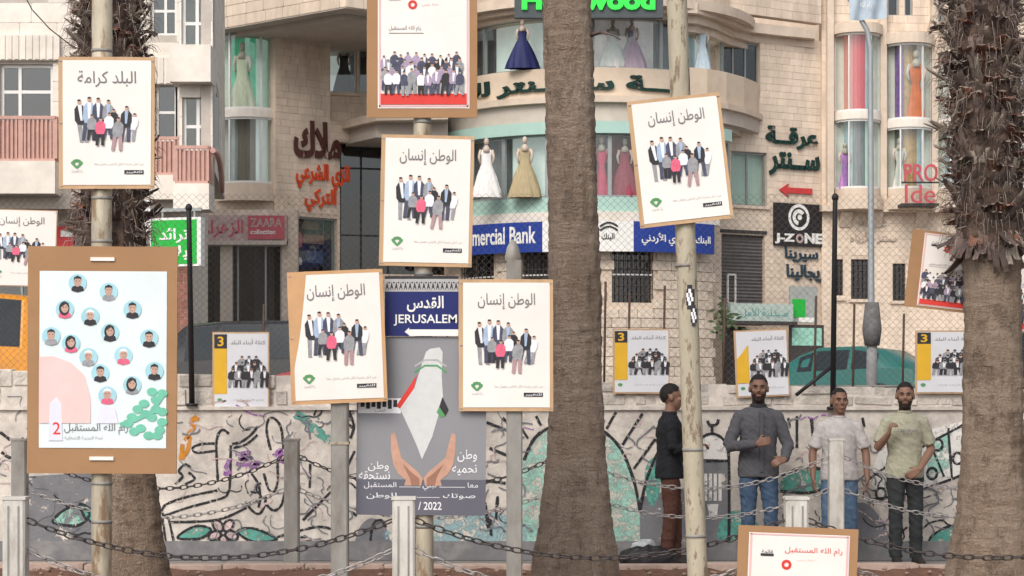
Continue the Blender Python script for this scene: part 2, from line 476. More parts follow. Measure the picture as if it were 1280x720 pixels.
# mural: painted outlines and fills, given where they are on the wall
p_black = mat('mural_black', (0.03, 0.03, 0.034), 0.85, 0.3, 12, wear=0.30, wear_scale=30)
p_teal = mat('mural_teal', (0.11, 0.34, 0.28), 0.85, 0.3, 9, wear=0.38, wear_scale=14)
p_aqua = mat('mural_aqua', (0.32, 0.55, 0.47), 0.85, 0.3, 7, wear=0.47, wear_scale=10)
p_blue = mat('mural_pale_blue', (0.32, 0.47, 0.50), 0.85, 0.25, 7, wear=0.5, wear_scale=7)
p_grey = mat('mural_grey', (0.19, 0.19, 0.205), 0.85, 0.25, 6, wear=0.3, wear_scale=6)
p_purple = mat('mural_purple', (0.30, 0.12, 0.36), 0.85, 0.2, 9, wear=0.42, wear_scale=20)
p_orange = mat('mural_orange', (0.55, 0.22, 0.03), 0.85, 0.2, 9, wear=0.35, wear_scale=16)
p_pink = mat('mural_pink', (0.55, 0.42, 0.41), 0.85, 0.2, 9, wear=0.4, wear_scale=10)
p_white = mat('mural_white', (0.70, 0.68, 0.65), 0.85, 0.12, 9, wear=0.28, wear_scale=14)
PM = [p_black, p_teal, p_aqua, p_blue, p_grey, p_purple, p_orange, p_pink, p_white]
def wp(px, py):
    q = P(px, py, WALL_D); return (q.x, q.z)
def smooth(pts, n=6, closed=False):
    out = []; k = len(pts)
    g = (lambda i: pts[i % k]) if closed else (lambda i: pts[max(0, min(k - 1, i))])
    for i in range(k if closed else k - 1):
        a, b, c, d = g(i - 1), g(i), g(i + 1), g(i + 2)
        for t in range(n):
            t /= n
            out.append(tuple(0.5 * (2 * b[j] + (c[j] - a[j]) * t + (2 * a[j] - 5 * b[j] + 4 * c[j] - d[j]) * t * t + (3 * b[j] - a[j] - 3 * c[j] + d[j]) * t ** 3) for j in range(2)))
    if not closed: out.append(tuple(pts[-1]))
    return out
mural = MB()
MY = [WALL_D - .002]
def mfill(pts, mi, sm=True):
    MY[0] -= .00012
    if mi == 0 or True:
        q = smooth(pts, 5, True) if sm else pts
        mural.poly([wp(*p) for p in q], MY[0], mi)
def mline(pts, w=4.0, mi=0, sm=True, closed=False):
    MY[0] -= .000008
    mural.ribbon([wp(*p) for p in (smooth(pts, 6, closed) if sm else pts)], w / 125., MY[0] - .0012, mi, closed, jit=.18)
def c8(pts): return [(180 + x / 3.273, 500 + y / 3.273) for x, y in pts]
# grey grounds and colour fields
mfill([(30, 596), (118, 590), (150, 600), (150, 676), (34, 676)], 4, False)
mfill([(445, 700), (447, 665), (462, 648), (480, 655), (488, 676), (490, 676)], 4)
mfill([(560, 676), (560, 652), (600, 640), (650, 650), (668, 676)], 3)
mfill([(488, 676), (500, 655), (560, 640), (640, 645), (668, 676)], 3)
mfill([(648, 676), (640, 620), (655, 570), (690, 535), (735, 530), (775, 560), (795, 610), (800, 676)], 2)
mfill([(800, 676), (800, 622), (840, 612), (866, 610), (868, 575), (910, 575), (916, 676)], 4, False)
mfill([(868, 575), (872, 552), (890, 542), (906, 552), (910, 575)], 8)
mfill([(812, 630), (806, 605), (808, 582), (820, 572), (826, 600), (820, 628)], 1)
mfill([(975, 612), (980, 596), (1005, 586), (1030, 588), (1034, 610), (1000, 614)], 1)
mfill([(900, 676), (905, 645), (930, 640), (960, 676)], 1)
mfill([(1100, 560), (1150, 540), (1205, 526), (1210, 590), (1160, 612), (1105, 622), (1085, 600)], 8, False)
mfill([(1158, 552), (1188, 540), (1186, 585), (1160, 600)], 2, False)
mfill([(1161, 684), (1163, 672), (1180, 660), (1197, 656), (1197, 668), (1183, 680)], 1)
mfill([(1040, 676), (1046, 640), (1085, 630), (1110, 676)], 4)
# film-strip rings and leaf
for cx, cy in ((1165, 592), (1197, 573), (1101, 617), (1172, 556)):
    mline([(cx + 6 * math.cos(a * .785), cy + 7 * math.sin(a * .785)) for a in range(8)], 3.4, 0, True, True)
for l in ([(1085, 600), (1110, 582), (1150, 560), (1210, 528)], [(1085, 625), (1130, 618), (1170, 606), (1212, 590)], [(1185, 535), (1190, 600)], [(1160, 548), (1180, 596)], [(1161, 684), (1163, 672), (1180, 660), (1197, 656)], [(1161, 684), (1183, 682), (1197, 668)]):
    mline(l, 3.2)
# big outlined lettering
for l in ([(290, 178), (235, 180), (200, 195), (215, 215), (292, 208)], [(302, 330), (296, 190), (305, 138), (325, 122), (347, 138)],
          [(355, 185), (352, 330), (345, 375), (318, 402), (180, 440), (80, 475)], [(300, 370), (180, 395), (95, 425), (75, 450), (80, 475)],
          [(360, 180), (400, 170), (440, 140), (465, 108)], [(366, 196), (420, 180), (465, 142)], [(518, 205), (502, 130), (507, 85), (528, 73), (555, 100), (566, 145), (570, 200)],
          [(545, 250), (547, 330), (532, 375), (510, 365), (490, 300)], [(440, 300), (468, 345), (475, 400), (468, 440)], [(415, 415), (440, 450), (470, 466), (490, 440), (500, 395)],
          [(498, 425), (530, 452), (562, 430), (576, 375)], [(128, 345), (158, 312), (142, 290), (168, 264), (192, 276)], [(168, 345), (207, 322), (182, 296)],
          [(75, 480), (98, 640)], [(100, 480), (132, 625)], [(650, 492), (765, 375)], [(835, 265), (862, 208)], [(680, 260), (678, 360)], [(545, 560), (700, 520), (770, 528)],
          [(110, 500), (300, 490), (420, 440)], [(925, 615), (930, 540), (945, 498), (975, 493), (990, 520)], [(832, 95), (862, 120)], [(850, 455), (870, 475)], [(640, 560), (690, 585), (690, 620)]):
    mline(c8(l), 3.2)
for k in range(5):
    a = k * 2 * math.pi / 5 + .3
    cx, cy = 279 + 11 * math.cos(a), 666 + 11 * math.sin(a)
    pet = [(cx + (8 * math.cos(b) * math.cos(a) - 5.5 * math.sin(b) * math.sin(a)), cy + (8 * math.cos(b) * math.sin(a) + 5.5 * math.sin(b) * math.cos(a))) for b in [i * .785 for i in range(8)]]
    mfill(pet, 7); mline(pet, 3.2, 0, True, True)
def leafshape(a, b, wd):
    a, b = Vector(a), Vector(b); d = b - a; n = Vector((-d.y, d.x)).normalized() * wd
    return [tuple(a), tuple(a + d * .3 + n), tuple(a + d * .65 + n * .9), tuple(b), tuple(a + d * .65 - n * .7), tuple(a + d * .3 - n * .9)]
for a, b, wd in (((264, 662), (222, 672), 8), ((297, 664), (346, 674), 8), ((112, 642), (66, 652), 12), ((118, 652), (100, 630), 6)):
    l = leafshape(a, b, wd); mfill(l, 1 if wd < 12 else 2); mline(l, 3.4, 0, True, True)
mline(c8([(620, 58), (660, 80), (700, 120), (765, 170)]), 11, 1)
for l in ([(375, 225), (430, 215), (395, 245), (445, 235), (380, 262), (470, 258), (430, 275)], [(530, 230), (560, 205), (555, 250), (585, 225), (570, 262)], [(350, 240), (330, 300), (355, 290)]):
    mline(c8(l), 5.5, 5)
for l in ([(215, 65), (190, 95), (205, 110), (172, 150)], [(200, 75), (225, 80)], [(165, 165), (185, 150), (180, 200), (155, 240)], [(158, 180), (150, 245)]):
    mline(c8(l), 5, 6)
# tree with lashes, dome, and other doodles
mline([(655, 575), (668, 548), (690, 533), (720, 527), (752, 538), (775, 560), (792, 600), (800, 640)], 4)
for a, b in (((778, 556), (803, 517)), ((758, 536), (770, 515)), ((792, 586), (822, 545)), ((645, 540), (628, 522)), ((660, 548), (640, 518)), ((676, 532), (670, 520)), ((740, 528), (747, 508)), ((640, 572), (612, 560)), ((652, 545), (608, 528))):
    mline([a, b], 3.4, 0, False)
for l in ([(868, 676), (868, 575), (873, 552), (890, 542), (906, 552), (911, 576), (911, 676)], [(868, 576), (911, 576)], [(890, 540), (890, 530)], [(884, 526), (888, 532), (896, 530), (898, 524)],
          [(800, 640), (808, 600), (826, 560), (850, 538)], [(612, 640), (614, 670)], [(622, 620), (620, 650)], [(600, 600), (632, 604)], [(606, 628), (610, 660)],
          [(996, 520), (996, 560)], [(1014, 522), (1016, 545)], [(985, 522), (987, 534)], [(975, 596), (1005, 584), (1034, 588)], [(975, 614), (1010, 616), (1034, 610)], [(1078, 522), (1080, 534)], [(0, 540), (18, 552), (30, 548)], [(2, 565), (14, 572), (32, 562)], [(455, 520), (470, 512), (482, 524)], [(452, 548), (474, 552)], [(430, 505), (442, 530), (438, 548)], [(1200, 640), (1212, 660)], [(1255, 560), (1280, 548)], [(1245, 600), (1276, 612)], [(1215, 530), (1240, 520), (1260, 530)]):
    mline(l, 3.8)
for k in range(4):
    mfill([(880 + k * 6, 592), (884 + k * 6, 592), (884 + k * 6, 626), (880 + k * 6, 626)], 8, False)
mfill([(884, 630), (898, 630), (896, 646), (887, 646)], 8, False)
# fine overlapping scrawl
rg = random.Random(12)
zones = [(205, 440, 505, 670, 70), (0, 40, 500, 600, 8), (605, 660, 515, 660, 26), (780, 830, 520, 610, 10), (985, 1100, 520, 660, 34), (1085, 1205, 600, 670, 28), (1255, 1290, 510, 670, 10), (40, 120, 600, 672, 10), (440, 480, 505, 640, 10)]
for (x0, x1, y0, y1, n) in zones:
    for k in range(n):
        x, y = rg.uniform(x0, x1), rg.uniform(y0, y1); a = rg.uniform(0, 6.28); st = rg.uniform(4, 11); pts = [(x, y)]
        for j in range(rg.randint(3, 7)):
            a += rg.uniform(-1.2, 1.2); x = min(max(x + st * math.cos(a), x0 - 6), x1 + 6); y = min(max(y + st * .8 * math.sin(a), y0 - 4), min(y1 + 4, 674)); pts.append((x, y))
        mline(pts, rg.uniform(1.1, 2.4), rg.choice((0, 4, 4, 4, 4, 7, 7, 5 if rg.random() < .3 else 4)))
mural.build('painted_mural', PM, wall)

# ---------------------------------------------------------------- chain link fence on the wall
fence = thing('chain_link_fence', 'tall chain link fence with black posts along the top of the mural wall', 'fence', (0, WALL_D + .14, 1.7))
FY = WALL_D + .16
FZ0, FZ1 = 1.74, 3.68
mb = MB()
x = -12.
wdt = .0012
while x < 12:
    for sgn in (1, -1):
        xa, xb = (x, x + (FZ1 - FZ0)) if sgn > 0 else (x + (FZ1 - FZ0), x)
        yy = FY + sgn * .0015
        d = Vector((xb - xa, 0, FZ1 - FZ0)).normalized(); n = Vector((-d.z, 0, d.x)) * wdt
        a, b = Vector((xa, yy, FZ0)), Vector((xb, yy, FZ1))
        mb.add([a - n, a + n, b + n, b - n, a + Vector((0, -.003, 0)), b + Vector((0, -.003, 0))], [(0, 4, 5, 3), (4, 1, 2, 5), (0, 3, 2, 1)])
    x += .072
stuff(mb.build('wire_mesh', mat('rusty_wire', (0.20, 0.15, 0.12), .7, .2, 6, metal=.3), fence))
for z in (FZ0,):
    MB().tube([(-11, FY, z), (11, FY, z)], .011, 6).build('rail', m_postgrey, fence)
for px, top, bot in ((240, 256, 508), (1041, 243, 512), (-160, 250, 508), (1440, 245, 540)):
    a, b = P(px, bot, WALL_D - .05), P(px + (3 if px == 1041 else -4), top, WALL_D - .05)
    mb = MB().tube([a, a + (b - a) * .97, b], [.029, .025, .012], 10)
    mb.tube([a, a + Vector((0, 0, .03))], .06, 10)
    mb.ell(b - Vector((0, 0, .03)), (.036, .036, .042), 10, 6)
    mb.build('post', m_black, fence)
MB().tube([P(1040, 458, WALL_D - .05), P(995, 494, WALL_D - .12)], .019, 8).build('brace', m_black, fence)
for px, top in ((757, 352), (787, 366), (831, 357), (906, 372), (1068, 380), (1130, 392), (1020, 370), (560, 350), (330, 380), (60, 370)):
    MB().tube([P(px - 2, 492, WALL_D + .1), P(px, top, WALL_D + .1)], .012, 6).build('rod', mat('rusty_rod', (0.10, 0.06, 0.045), .7, .3, 9), fence)

# ================================================================ buildings
class Face:
    """a vertical wall plane through two plan points, each given by image column and distance"""
    def __init__(s, pa, Da, pb, Db):
        s.A = Vector(((pa - 640) * Da / F, Da)); B = Vector(((pb - 640) * Db / F, Db))
        s.len = (B - s.A).length
        s.d = (B - s.A).normalized(); s.n = Vector((s.d.y, -s.d.x))
        s.M = Matrix(((s.d.x, -s.n.x, 0, s.A.x), (s.d.y, -s.n.y, 0, s.A.y), (0, 0, 1, 0), (0, 0, 0, 1)))
    def u(s, px):
        r = Vector(((px - 640) / F, 1.0))
        cr = lambda a, b: a.x * b.y - a.y * b.x
        t = cr(s.A, s.d) / cr(r, s.d)
        return (r * t - s.A).dot(s.d), t
    def rect(s, q):
        """pixel rectangle (x0, x1, y0, y1) -> (u0, u1, z0, z1)"""
        u0, t0 = s.u(q[0]); u1, t1 = s.u(q[1]); t = (t0 + t1) / 2
        return u0, u1, EYE + (HOR - q[3]) * t / F, EYE + (HOR - q[2]) * t / F
    def done(s, mb):
        mb.v = [tuple(s.M @ Vector(v)) for v in mb.v]; return mb

def wall_cells(mb, R4, holes, y0, y1, mi=0):
    """a slab with real openings: local u, z; from depth y0 (front) to y1"""
    us = sorted(set([R4[0], R4[1]] + [min(max(h[k], R4[0]), R4[1]) for h in holes for k in (0, 1)]))
    zs = sorted(set([R4[2], R4[3]] + [min(max(h[k], R4[2]), R4[3]) for h in holes for k in (2, 3)]))
    def hol(i, j):
        if i < 0 or j < 0 or i >= len(us) - 1 or j >= len(zs) - 1: return True
        a, b = (us[i] + us[i + 1]) / 2, (zs[j] + zs[j + 1]) / 2
        return any(h[0] < a < h[1] and h[2] < b < h[3] for h in holes)
    for i in range(len(us) - 1):
        for j in range(len(zs) - 1):
            if hol(i, j): continue
            a, b, c, d = us[i], us[i + 1], zs[j], zs[j + 1]
            mb.add([(a, y0, c), (b, y0, c), (b, y0, d), (a, y0, d)], [(0, 1, 2, 3)], mi)
            mb.add([(a, y1, c), (b, y1, c), (b, y1, d), (a, y1, d)], [(3, 2, 1, 0)], mi)
            if hol(i - 1, j): mb.add([(a, y0, c), (a, y0, d), (a, y1, d), (a, y1, c)], [(0, 1, 2, 3)], mi)
            if hol(i + 1, j): mb.add([(b, y0, c), (b, y1, c), (b, y1, d), (b, y0, d)], [(0, 1, 2, 3)], mi)
            if hol(i, j - 1): mb.add([(a, y0, c), (a, y1, c), (b, y1, c), (b, y0, c)], [(0, 1, 2, 3)], mi)
            if hol(i, j + 1): mb.add([(a, y0, d), (b, y0, d), (b, y1, d), (a, y1, d)], [(0, 1, 2, 3)], mi)
    return mb
BLK = {}
def stone_wall(name, face, parent, q, holes, bm_, jm, ch=.26, bl=.55, thick=.3, limit=300, front=0.0, vis=None):
    """backing slab with openings plus single dressed stones laid in courses; vis: pixel windows where the photo shows the wall"""
    R4 = face.rect(q); H = [face.rect(h) for h in holes]
    wl = face.done(wall_cells(MB(), R4, H, front + .010, front + thick)).build(name, jm, parent)
    if bm_.name not in BLK: BLK[bm_.name] = block_mesh(bm_)
    me = BLK[bm_.name]
    V = [face.rect(v) for v in vis] if vis else [R4]
    rest = MB(); n = 0
    rows = max(1, round((R4[3] - R4[2]) / ch)); rh = (R4[3] - R4[2]) / rows
    cells = []
    for r in range(rows):
        z0 = R4[2] + r * rh; z1 = z0 + rh
        segs = [(R4[0], R4[1])]
        for h in H:
            if min(z1, h[3]) - max(z0, h[2]) > .3 * rh:
                ns = []
                for a, b in segs:
                    if h[1] <= a or h[0] >= b: ns.append((a, b)); continue
                    if h[0] > a: ns.append((a, h[0]))
                    if h[1] < b: ns.append((h[1], b))
                segs = ns
        for a, b in segs:
            u = a; first = True
            while u < b - .02:
                l = bl * random.uniform(.75, 1.25) * (.5 if first and r % 2 else 1); first = False
                e = u + l
                if b - e < bl * .3: e = b
                e = min(e, b)
                cells.append((u, e, z0, z1)); u = e
    for (u, e, z0, z1) in cells:
        mid = ((u + e) / 2, (z0 + z1) / 2)
        seen = any(v[0] <= mid[0] <= v[1] and v[2] <= mid[1] <= v[3] for v in V)
        pr = random.uniform(-.004, .006)
        if seen and n < limit and e - u > .05:
            inst('stone_block', me, wl, face.M @ Matrix.Translation((mid[0], front + .0225 - pr * .6, mid[1])) @ Matrix.Diagonal((e - u - .009, .05, z1 - z0 - .009, 1)))
            n += 1
        else:
            rest.box(u + .007, e - .007, front - pr, front + .04, z0 + .007, z1 - .007)
    if rest.v: stuff(face.done(rest).build('stone_courses', bm_, wl))
    return wl

def window(face, parent, q, frame=None, gl=None, vb=(), hb=(), inset=.1, fw=.05, room=None, depth=.9, name='window', sill=None):
    """frame, one pane for each light, and a room or blind behind"""
    frame = frame or m_white_alu; gl = gl or m_glassd
    u0, u1, z0, z1 = face.rect(q)
    us = [u0] + [u0 + (u1 - u0) * k for k in vb] + [u1]
    zs = [z0] + [z0 + (z1 - z0) * k for k in hb] + [z1]
    mb = MB()
    for i, u in enumerate(us):
        a, b = (u, u + fw) if i == 0 else (u - fw, u) if i == len(us) - 1 else (u - fw / 2, u + fw / 2)
        mb.box(a, b, inset, inset + .07, z0, z1)
    for i, z in enumerate(zs):
        a, b = (z, z + fw) if i == 0 else (z - fw, z) if i == len(zs) - 1 else (z - fw / 2, z + fw / 2)
        mb.box(u0 + fw * .5, u1 - fw * .5, inset + .003, inset + .067, a, b)
    wo = face.done(mb).build(name, frame, parent)
    for i in range(len(us) - 1):
        for j in range(len(zs) - 1):
            face.done(MB().box(us[i] + .01, us[i + 1] - .01, inset + .03, inset + .036, zs[j] + .01, zs[j + 1] - .01)).build('pane', gl, wo)
    if room is not None:
        y0, y1 = inset + .09, inset + .09 + depth
        a, b, c, d = u0 - .05, u1 + .05, z0 - .03, z1 + .05
        v = [(a, y0, c), (b, y0, c), (b, y0, d), (a, y0, d), (a, y1, c), (b, y1, c), (b, y1, d), (a, y1, d)]
        face.done(MB().add(v, [(4, 5, 6, 7), (0, 1, 5, 4), (1, 2, 6, 5), (2, 3, 7, 6), (3, 0, 4, 7)])).build('room' if depth > .3 else 'curtain', room, wo)
    if sill is not None:
        face.done(MB().box(u0 - .08, u1 + .08, -.08, inset + .1, z0 - .09, z0)).build('sill', sill, wo)
    return wo
def slab(face, parent, q, proud, back, m, name):
    u0, u1, z0, z1 = face.rect(q)
    return face.done(MB().box(u0, u1, -proud, back, z0, z1)).build(name, m, parent)
m_room = mat('pale_room', (0.55, 0.58, 0.56), .9, .1, 1.5)
m_roomd = mat('dim_room', (0.10, 0.105, 0.11), .9, .3, 2)
m_roomt = mat('green_backdrop', (0.05, 0.30, 0.17), .8, .25, 3)
m_curt = mat('pale_green_curtain', (0.50, 0.60, 0.52), .8, .15, 6, stretch=(8, 8, .3))
m_blind = mat('grey_blind', (0.30, 0.31, 0.32), .7, .1, 4)

# ---------------------------------------------------------------- left: apartment building with balconies
apt = thing('apartment_building', 'pale stone apartment building with pinkish brown balcony railings beside the bridal shops', 'building', (P(120, 500, 48).x, 48, 1.2))
L = Face(-60, 46, 268, 46)
hA = [(0, 66, 80, 156), (-58, -6, 80, 156), (194, 222, 104, 176), (188, 221, -30, 44), (0, 60, -60, -10)]
stone_wall('front_wall', L, apt, (-60, 226, -70, 250), hA, m_stonew, m_jointw, .42, .8, vis=[(0, 226, 0, 210)])
window(L, apt, hA[0], vb=(.36,), hb=(.55,), gl=m_glassd, room=m_roomd, depth=1.2, fw=.07)
window(L, apt, hA[1], vb=(.5,), hb=(.55,), gl=m_glassd, room=m_roomd, depth=1.2, fw=.07)
window(L, apt, hA[2], hb=(.5,), vb=(.9,), gl=m_glassd, room=m_blind, depth=.5, fw=.06)
window(L, apt, hA[3], hb=(.42,), vb=(.55,), gl=m_glassd, room=m_blind, depth=.5, fw=.06)
# ribbed fascia, floor slabs
for q in ((-60, 75, 44, 76), (180, 228, 72, 106)):
    u0, u1, z0, z1 = L.rect(q)
    f = L.done(MB().box(u0, u1, -.10, -.02, z0, z1)).build('fascia', m_stonew, apt)
    k = u0 + .05
    while k < u1 - .05:
        L.done(MB().box(k, k + .10, -.125, -.1, z0 + .02, z1 - .02)).build('rib', m_stonew, f); k += .15
# glazed corner bay
BF = Face(224, 44.6, 264, 44.6)
bayr = [(227, 258, -30, 60), (228, 262, 118, 190)]
stone_wall('bay_wall', BF, apt, (224, 266, -70, 242), bayr, m_stonew, m_jointw, .42, .8, thick=.25)
window(BF, apt, bayr[0], hb=(.35,), vb=(.6,), gl=m_glass, room=m_room, depth=.8, fw=.07)
window(BF, apt, bayr[1], hb=(.45,), vb=(.55,), gl=m_glass, room=m_room, depth=.8, fw=.07)
slab(BF, apt, (216, 267, 60, 106), .45, .3, m_stonew, 'bay_parapet')
sd_ = Face(266, 44.6, 281, 52)
stone_wall('side_wall', sd_, apt, (266, 281, -60, 230), [(270, 274, 120, 180)], m_stonew, m_jointw, .42, .8, thick=.25)
window(sd_, apt, (270, 274, 120, 180), gl=m_glassd, room=m_roomd)
# balconies
def balcony(face, q_rail, q_slab, proud, curve=False):
    u0, u1, z0, z1 = face.rect(q_rail)
    a0, a1, c0, c1 = face.rect(q_slab)
    b = face.done(MB().box(a0, a1, -proud, .0, c0, c1)).build('balcony', m_stonew, apt)
    y = -proud + .06
    face.done(MB().box(u0, u1, y, y + .07, z1 - .07, z1)).build('handrail', m_railing, b)
    face.done(MB().box(u0, u1, y + .01, y + .06, c1, c1 + .06)).build('bottom_rail', m_railing, b)
    n = int((u1 - u0) / .09)
    for i in range(n + 1):
        uu = u0 + (u1 - u0) * i / n
        w_ = .05 if i % 8 == 0 else .022
        face.done(MB().box(uu - w_, uu + w_, y + .012, y + .058, c1 + .06, z1 - .07)).build('baluster', m_railing, b)
    face.done(MB().box(u0, u1, y + .062, y + .075, c1 + .06, z1 - .1)).build('infill_panel', m_railing, b)
    for uu in (u0, u1):
        face.done(MB().box(uu - .03, uu + .03, y + .06, -.0, z1 - .07, z1)).build('side_rail', m_railing, b)
        for k in range(4):
            yy = y + .1 + k * (proud - .2) / 4
            face.done(MB().box(uu - .02, uu + .02, yy, yy + .03, c1, z1 - .07)).build('baluster', m_railing, b)
    return b
balcony(L, (-50, 77, 150, 206), (-52, 78, 206, 246), .75)
balcony(L, (194, 228, 174, 224), (190, 229, 222, 252), .55)
balcony(BF, (226, 266, 187, 236), (224, 268, 234, 266), .8)
mb = MB()
pts = [P(266, 188, 43.8), P(271, 192, 44.4), P(275, 204, 45), P(277, 222, 45.4), P(277, 240, 45.6)]
mb.tube(pts, .06, 8); mb.build('curved_rail', m_railing, apt)
# ground floor
G = Face(-60, 47.2, 290, 47.2)
slab(L, apt, (-60, 225, 244, 262), .2, 1.0, m_soffit, 'canopy_soffit')
stone_wall('ground_floor_wall', G, apt, (-60, 236, 258, 520), [(-40, 60, 285, 470), (100, 205, 300, 470)], m_stonew, m_jointw, .42, .8, vis=[(0, 236, 258, 460)])
window(G, apt, (-40, 60, 285, 470), frame=m_grey_alu, gl=m_glassd, vb=(.33, .66), room=m_roomd, depth=2, name='shop_window')
window(G, apt, (100, 205, 300, 470), frame=m_grey_alu, gl=m_glassd, vb=(.5,), room=m_roomd, depth=2, name='shop_window')
bp_ = Face(214, 46.6, 236, 46.6)
m_brick = mat('red_brick', (0.28, 0.13, 0.10), .9, .2, 9, .3, rnd=.2)
stone_wall('brick_pier', bp_, apt, (214, 236, 308, 520), [], m_brick, m_joint, .2, .2, thick=.5)
# roof mass behind the fronts
mb = MB().box(P(-60, 0, 46).x, -7.75, 47.6, 53, 1.2, 14.5); mb.build('core', m_stonew, apt)

# ---------------------------------------------------------------- centre: curved bridal mall
CX, CY = (740 - 640) * 61 / F, 61.0
mall = thing('shopping_mall', 'beige stone bridal shopping building with a curved glazed drum front', 'building', (CX, CY, 1.2))
def zd(py, Rr): return EYE + (HOR - py) * (CY - Rr) / F
def th(px, Rr):
    """angle on the drum of radius Rr seen at an image column"""
    r = Vector(((px - 640) / F, 1.0)); c = Vector((CX, CY))
    a = r.dot(r); b = -2 * r.dot(c); cc = c.dot(c) - Rr * Rr
    disc = b * b - 4 * a * cc
    if disc < 0: return math.copysign(math.pi / 2, px - 740)
    t = (-b - math.sqrt(disc)) / (2 * a)
    p = r * t - c
    return math.atan2(p.x, -p.y)
def dpt(a, r, z): return (CX + r * math.sin(a), CY - r * math.cos(a), z)
def ring(mb, r0, r1, z0, z1, a0, a1, seg=40, mi=0):
    o = len(mb.v)
    for k in range(seg + 1):
        a = a0 + (a1 - a0) * k / seg
        mb.v += [dpt(a, r0, z0), dpt(a, r1, z0), dpt(a, r1, z1), dpt(a, r0, z1)]
    for k in range(seg):
        p, q = o + 4 * k, o + 4 * k + 4
        for i in range(4):
            j = (i + 1) % 4
            mb.f.append((p + i, p + j, q + j, q + i)[::-1]); mb.m.append(mi); mb.sm.append(False)
    for e in (o, o + 4 * seg):
        mb.f.append((e, e + 1, e + 2, e + 3)); mb.m.append(mi); mb.sm.append(False)
    return mb
def ringp(name, m, r0, r1, ya, yb, px0=None, px1=None, a0=-1.5, a1=1.5, parent=None):
    if px0 is not None: a0 = th(px0, r1)
    if px1 is not None: a1 = th(px1, r1)
    return ring(MB(), r0, r1, zd(yb, r1), zd(ya, r1), a0, a1).build(name, m, parent or mall)
ringp('upper_wall', m_stone, 3.3, 4.2, -90, -8)
ringp('upper_cornice', m_cornice, 3.3, 4.75, -8, 4)
ringp('cornice_step', m_cornice, 3.3, 4.5, 4, 12)
ringp('cornice_step', m_cornice, 3.3, 4.25, 12, 20)
band = ringp('sign_band', mat('cream_sign_band', (0.66, 0.54, 0.42), .8, .06, 3, stain=(.4, .3, .22), stain_amt=.25), 3.2, 4.3, 84, 119)
ringp('ledge', m_cornice, 3.2, 4.55, 119, 127)
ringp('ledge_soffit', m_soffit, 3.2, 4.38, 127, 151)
ringp('teal_frieze', m_teal_frieze, 3.2, 4.72, 151, 166, a1=th(915, 4.72))
ringp('teal_strip', m_teal_frieze, 3.2, 4.55, 246, 264, a1=th(912, 4.55))
ringp('pale_strip', m_stonew, 3.2, 4.66, 264, 276, a1=th(900, 4.66))
def drum_glazing(Rr, ya, yb, cols, glm, back, depth, name='display_window', hb=()):
    z0, z1 = zd(yb, Rr), zd(ya, Rr)
    fr = MB()
    A = [th(p, Rr) for p in cols]
    for a in A:
        ring(fr, Rr - .06, Rr + .03, z0, z1, a - .012, a + .012, 1)
    ring(fr, Rr - .05, Rr + .02, z0, z0 + .05, A[0], A[-1]); ring(fr, Rr - .05, Rr + .02, z1 - .06, z1, A[0], A[-1])
    wo = fr.build(name, m_grey_alu, mall)
    for i in range(len(A) - 1):
        ring(MB(), Rr - .02, Rr - .012, z0 + .05, z1 - .06, A[i] + .012, A[i + 1] - .012, 8).build('pane', glm, wo)
        bm_ = back[i % len(back)]
        ring(MB(), Rr - depth - .03, Rr - depth, z0, z1, A[i], A[i + 1], 8).build('backdrop', bm_, wo)
    return wo
m_bw = mat('glowing_white_backdrop', (0.76, 0.80, 0.78), .8, .06, 2, emit=.22)  # glow added to brighten the backdrop under the overhanging cornice; no lamp
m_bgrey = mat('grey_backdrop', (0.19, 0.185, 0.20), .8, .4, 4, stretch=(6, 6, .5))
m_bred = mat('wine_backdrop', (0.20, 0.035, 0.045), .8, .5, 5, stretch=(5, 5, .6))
m_bblue = mat('glowing_blue_grey_backdrop', (0.40, 0.50, 0.55), .8, .2, 3, emit=.15)  # faint self-glow added to the colour, no light source behind it
m_bpink = mat('glowing_rose_grey_backdrop', (0.62, 0.55, 0.55), .8, .2, 3, emit=.15)  # also given a little added light of its own
UPW = [574, 606, 681, 741, 826, 858, 884, 903]
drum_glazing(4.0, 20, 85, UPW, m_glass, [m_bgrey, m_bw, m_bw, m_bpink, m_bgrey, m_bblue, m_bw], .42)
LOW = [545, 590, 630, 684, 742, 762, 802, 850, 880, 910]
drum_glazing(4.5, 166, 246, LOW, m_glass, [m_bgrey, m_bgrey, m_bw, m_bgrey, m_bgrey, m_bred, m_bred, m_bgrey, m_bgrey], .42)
for z in (zd(86, 4.0), zd(248, 4.5)):
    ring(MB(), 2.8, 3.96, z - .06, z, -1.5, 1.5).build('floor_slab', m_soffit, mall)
ring(MB(), 2.5, 3.1, 1.2, 14, -1.55, 1.55).build('core_wall', m_soffit, mall)
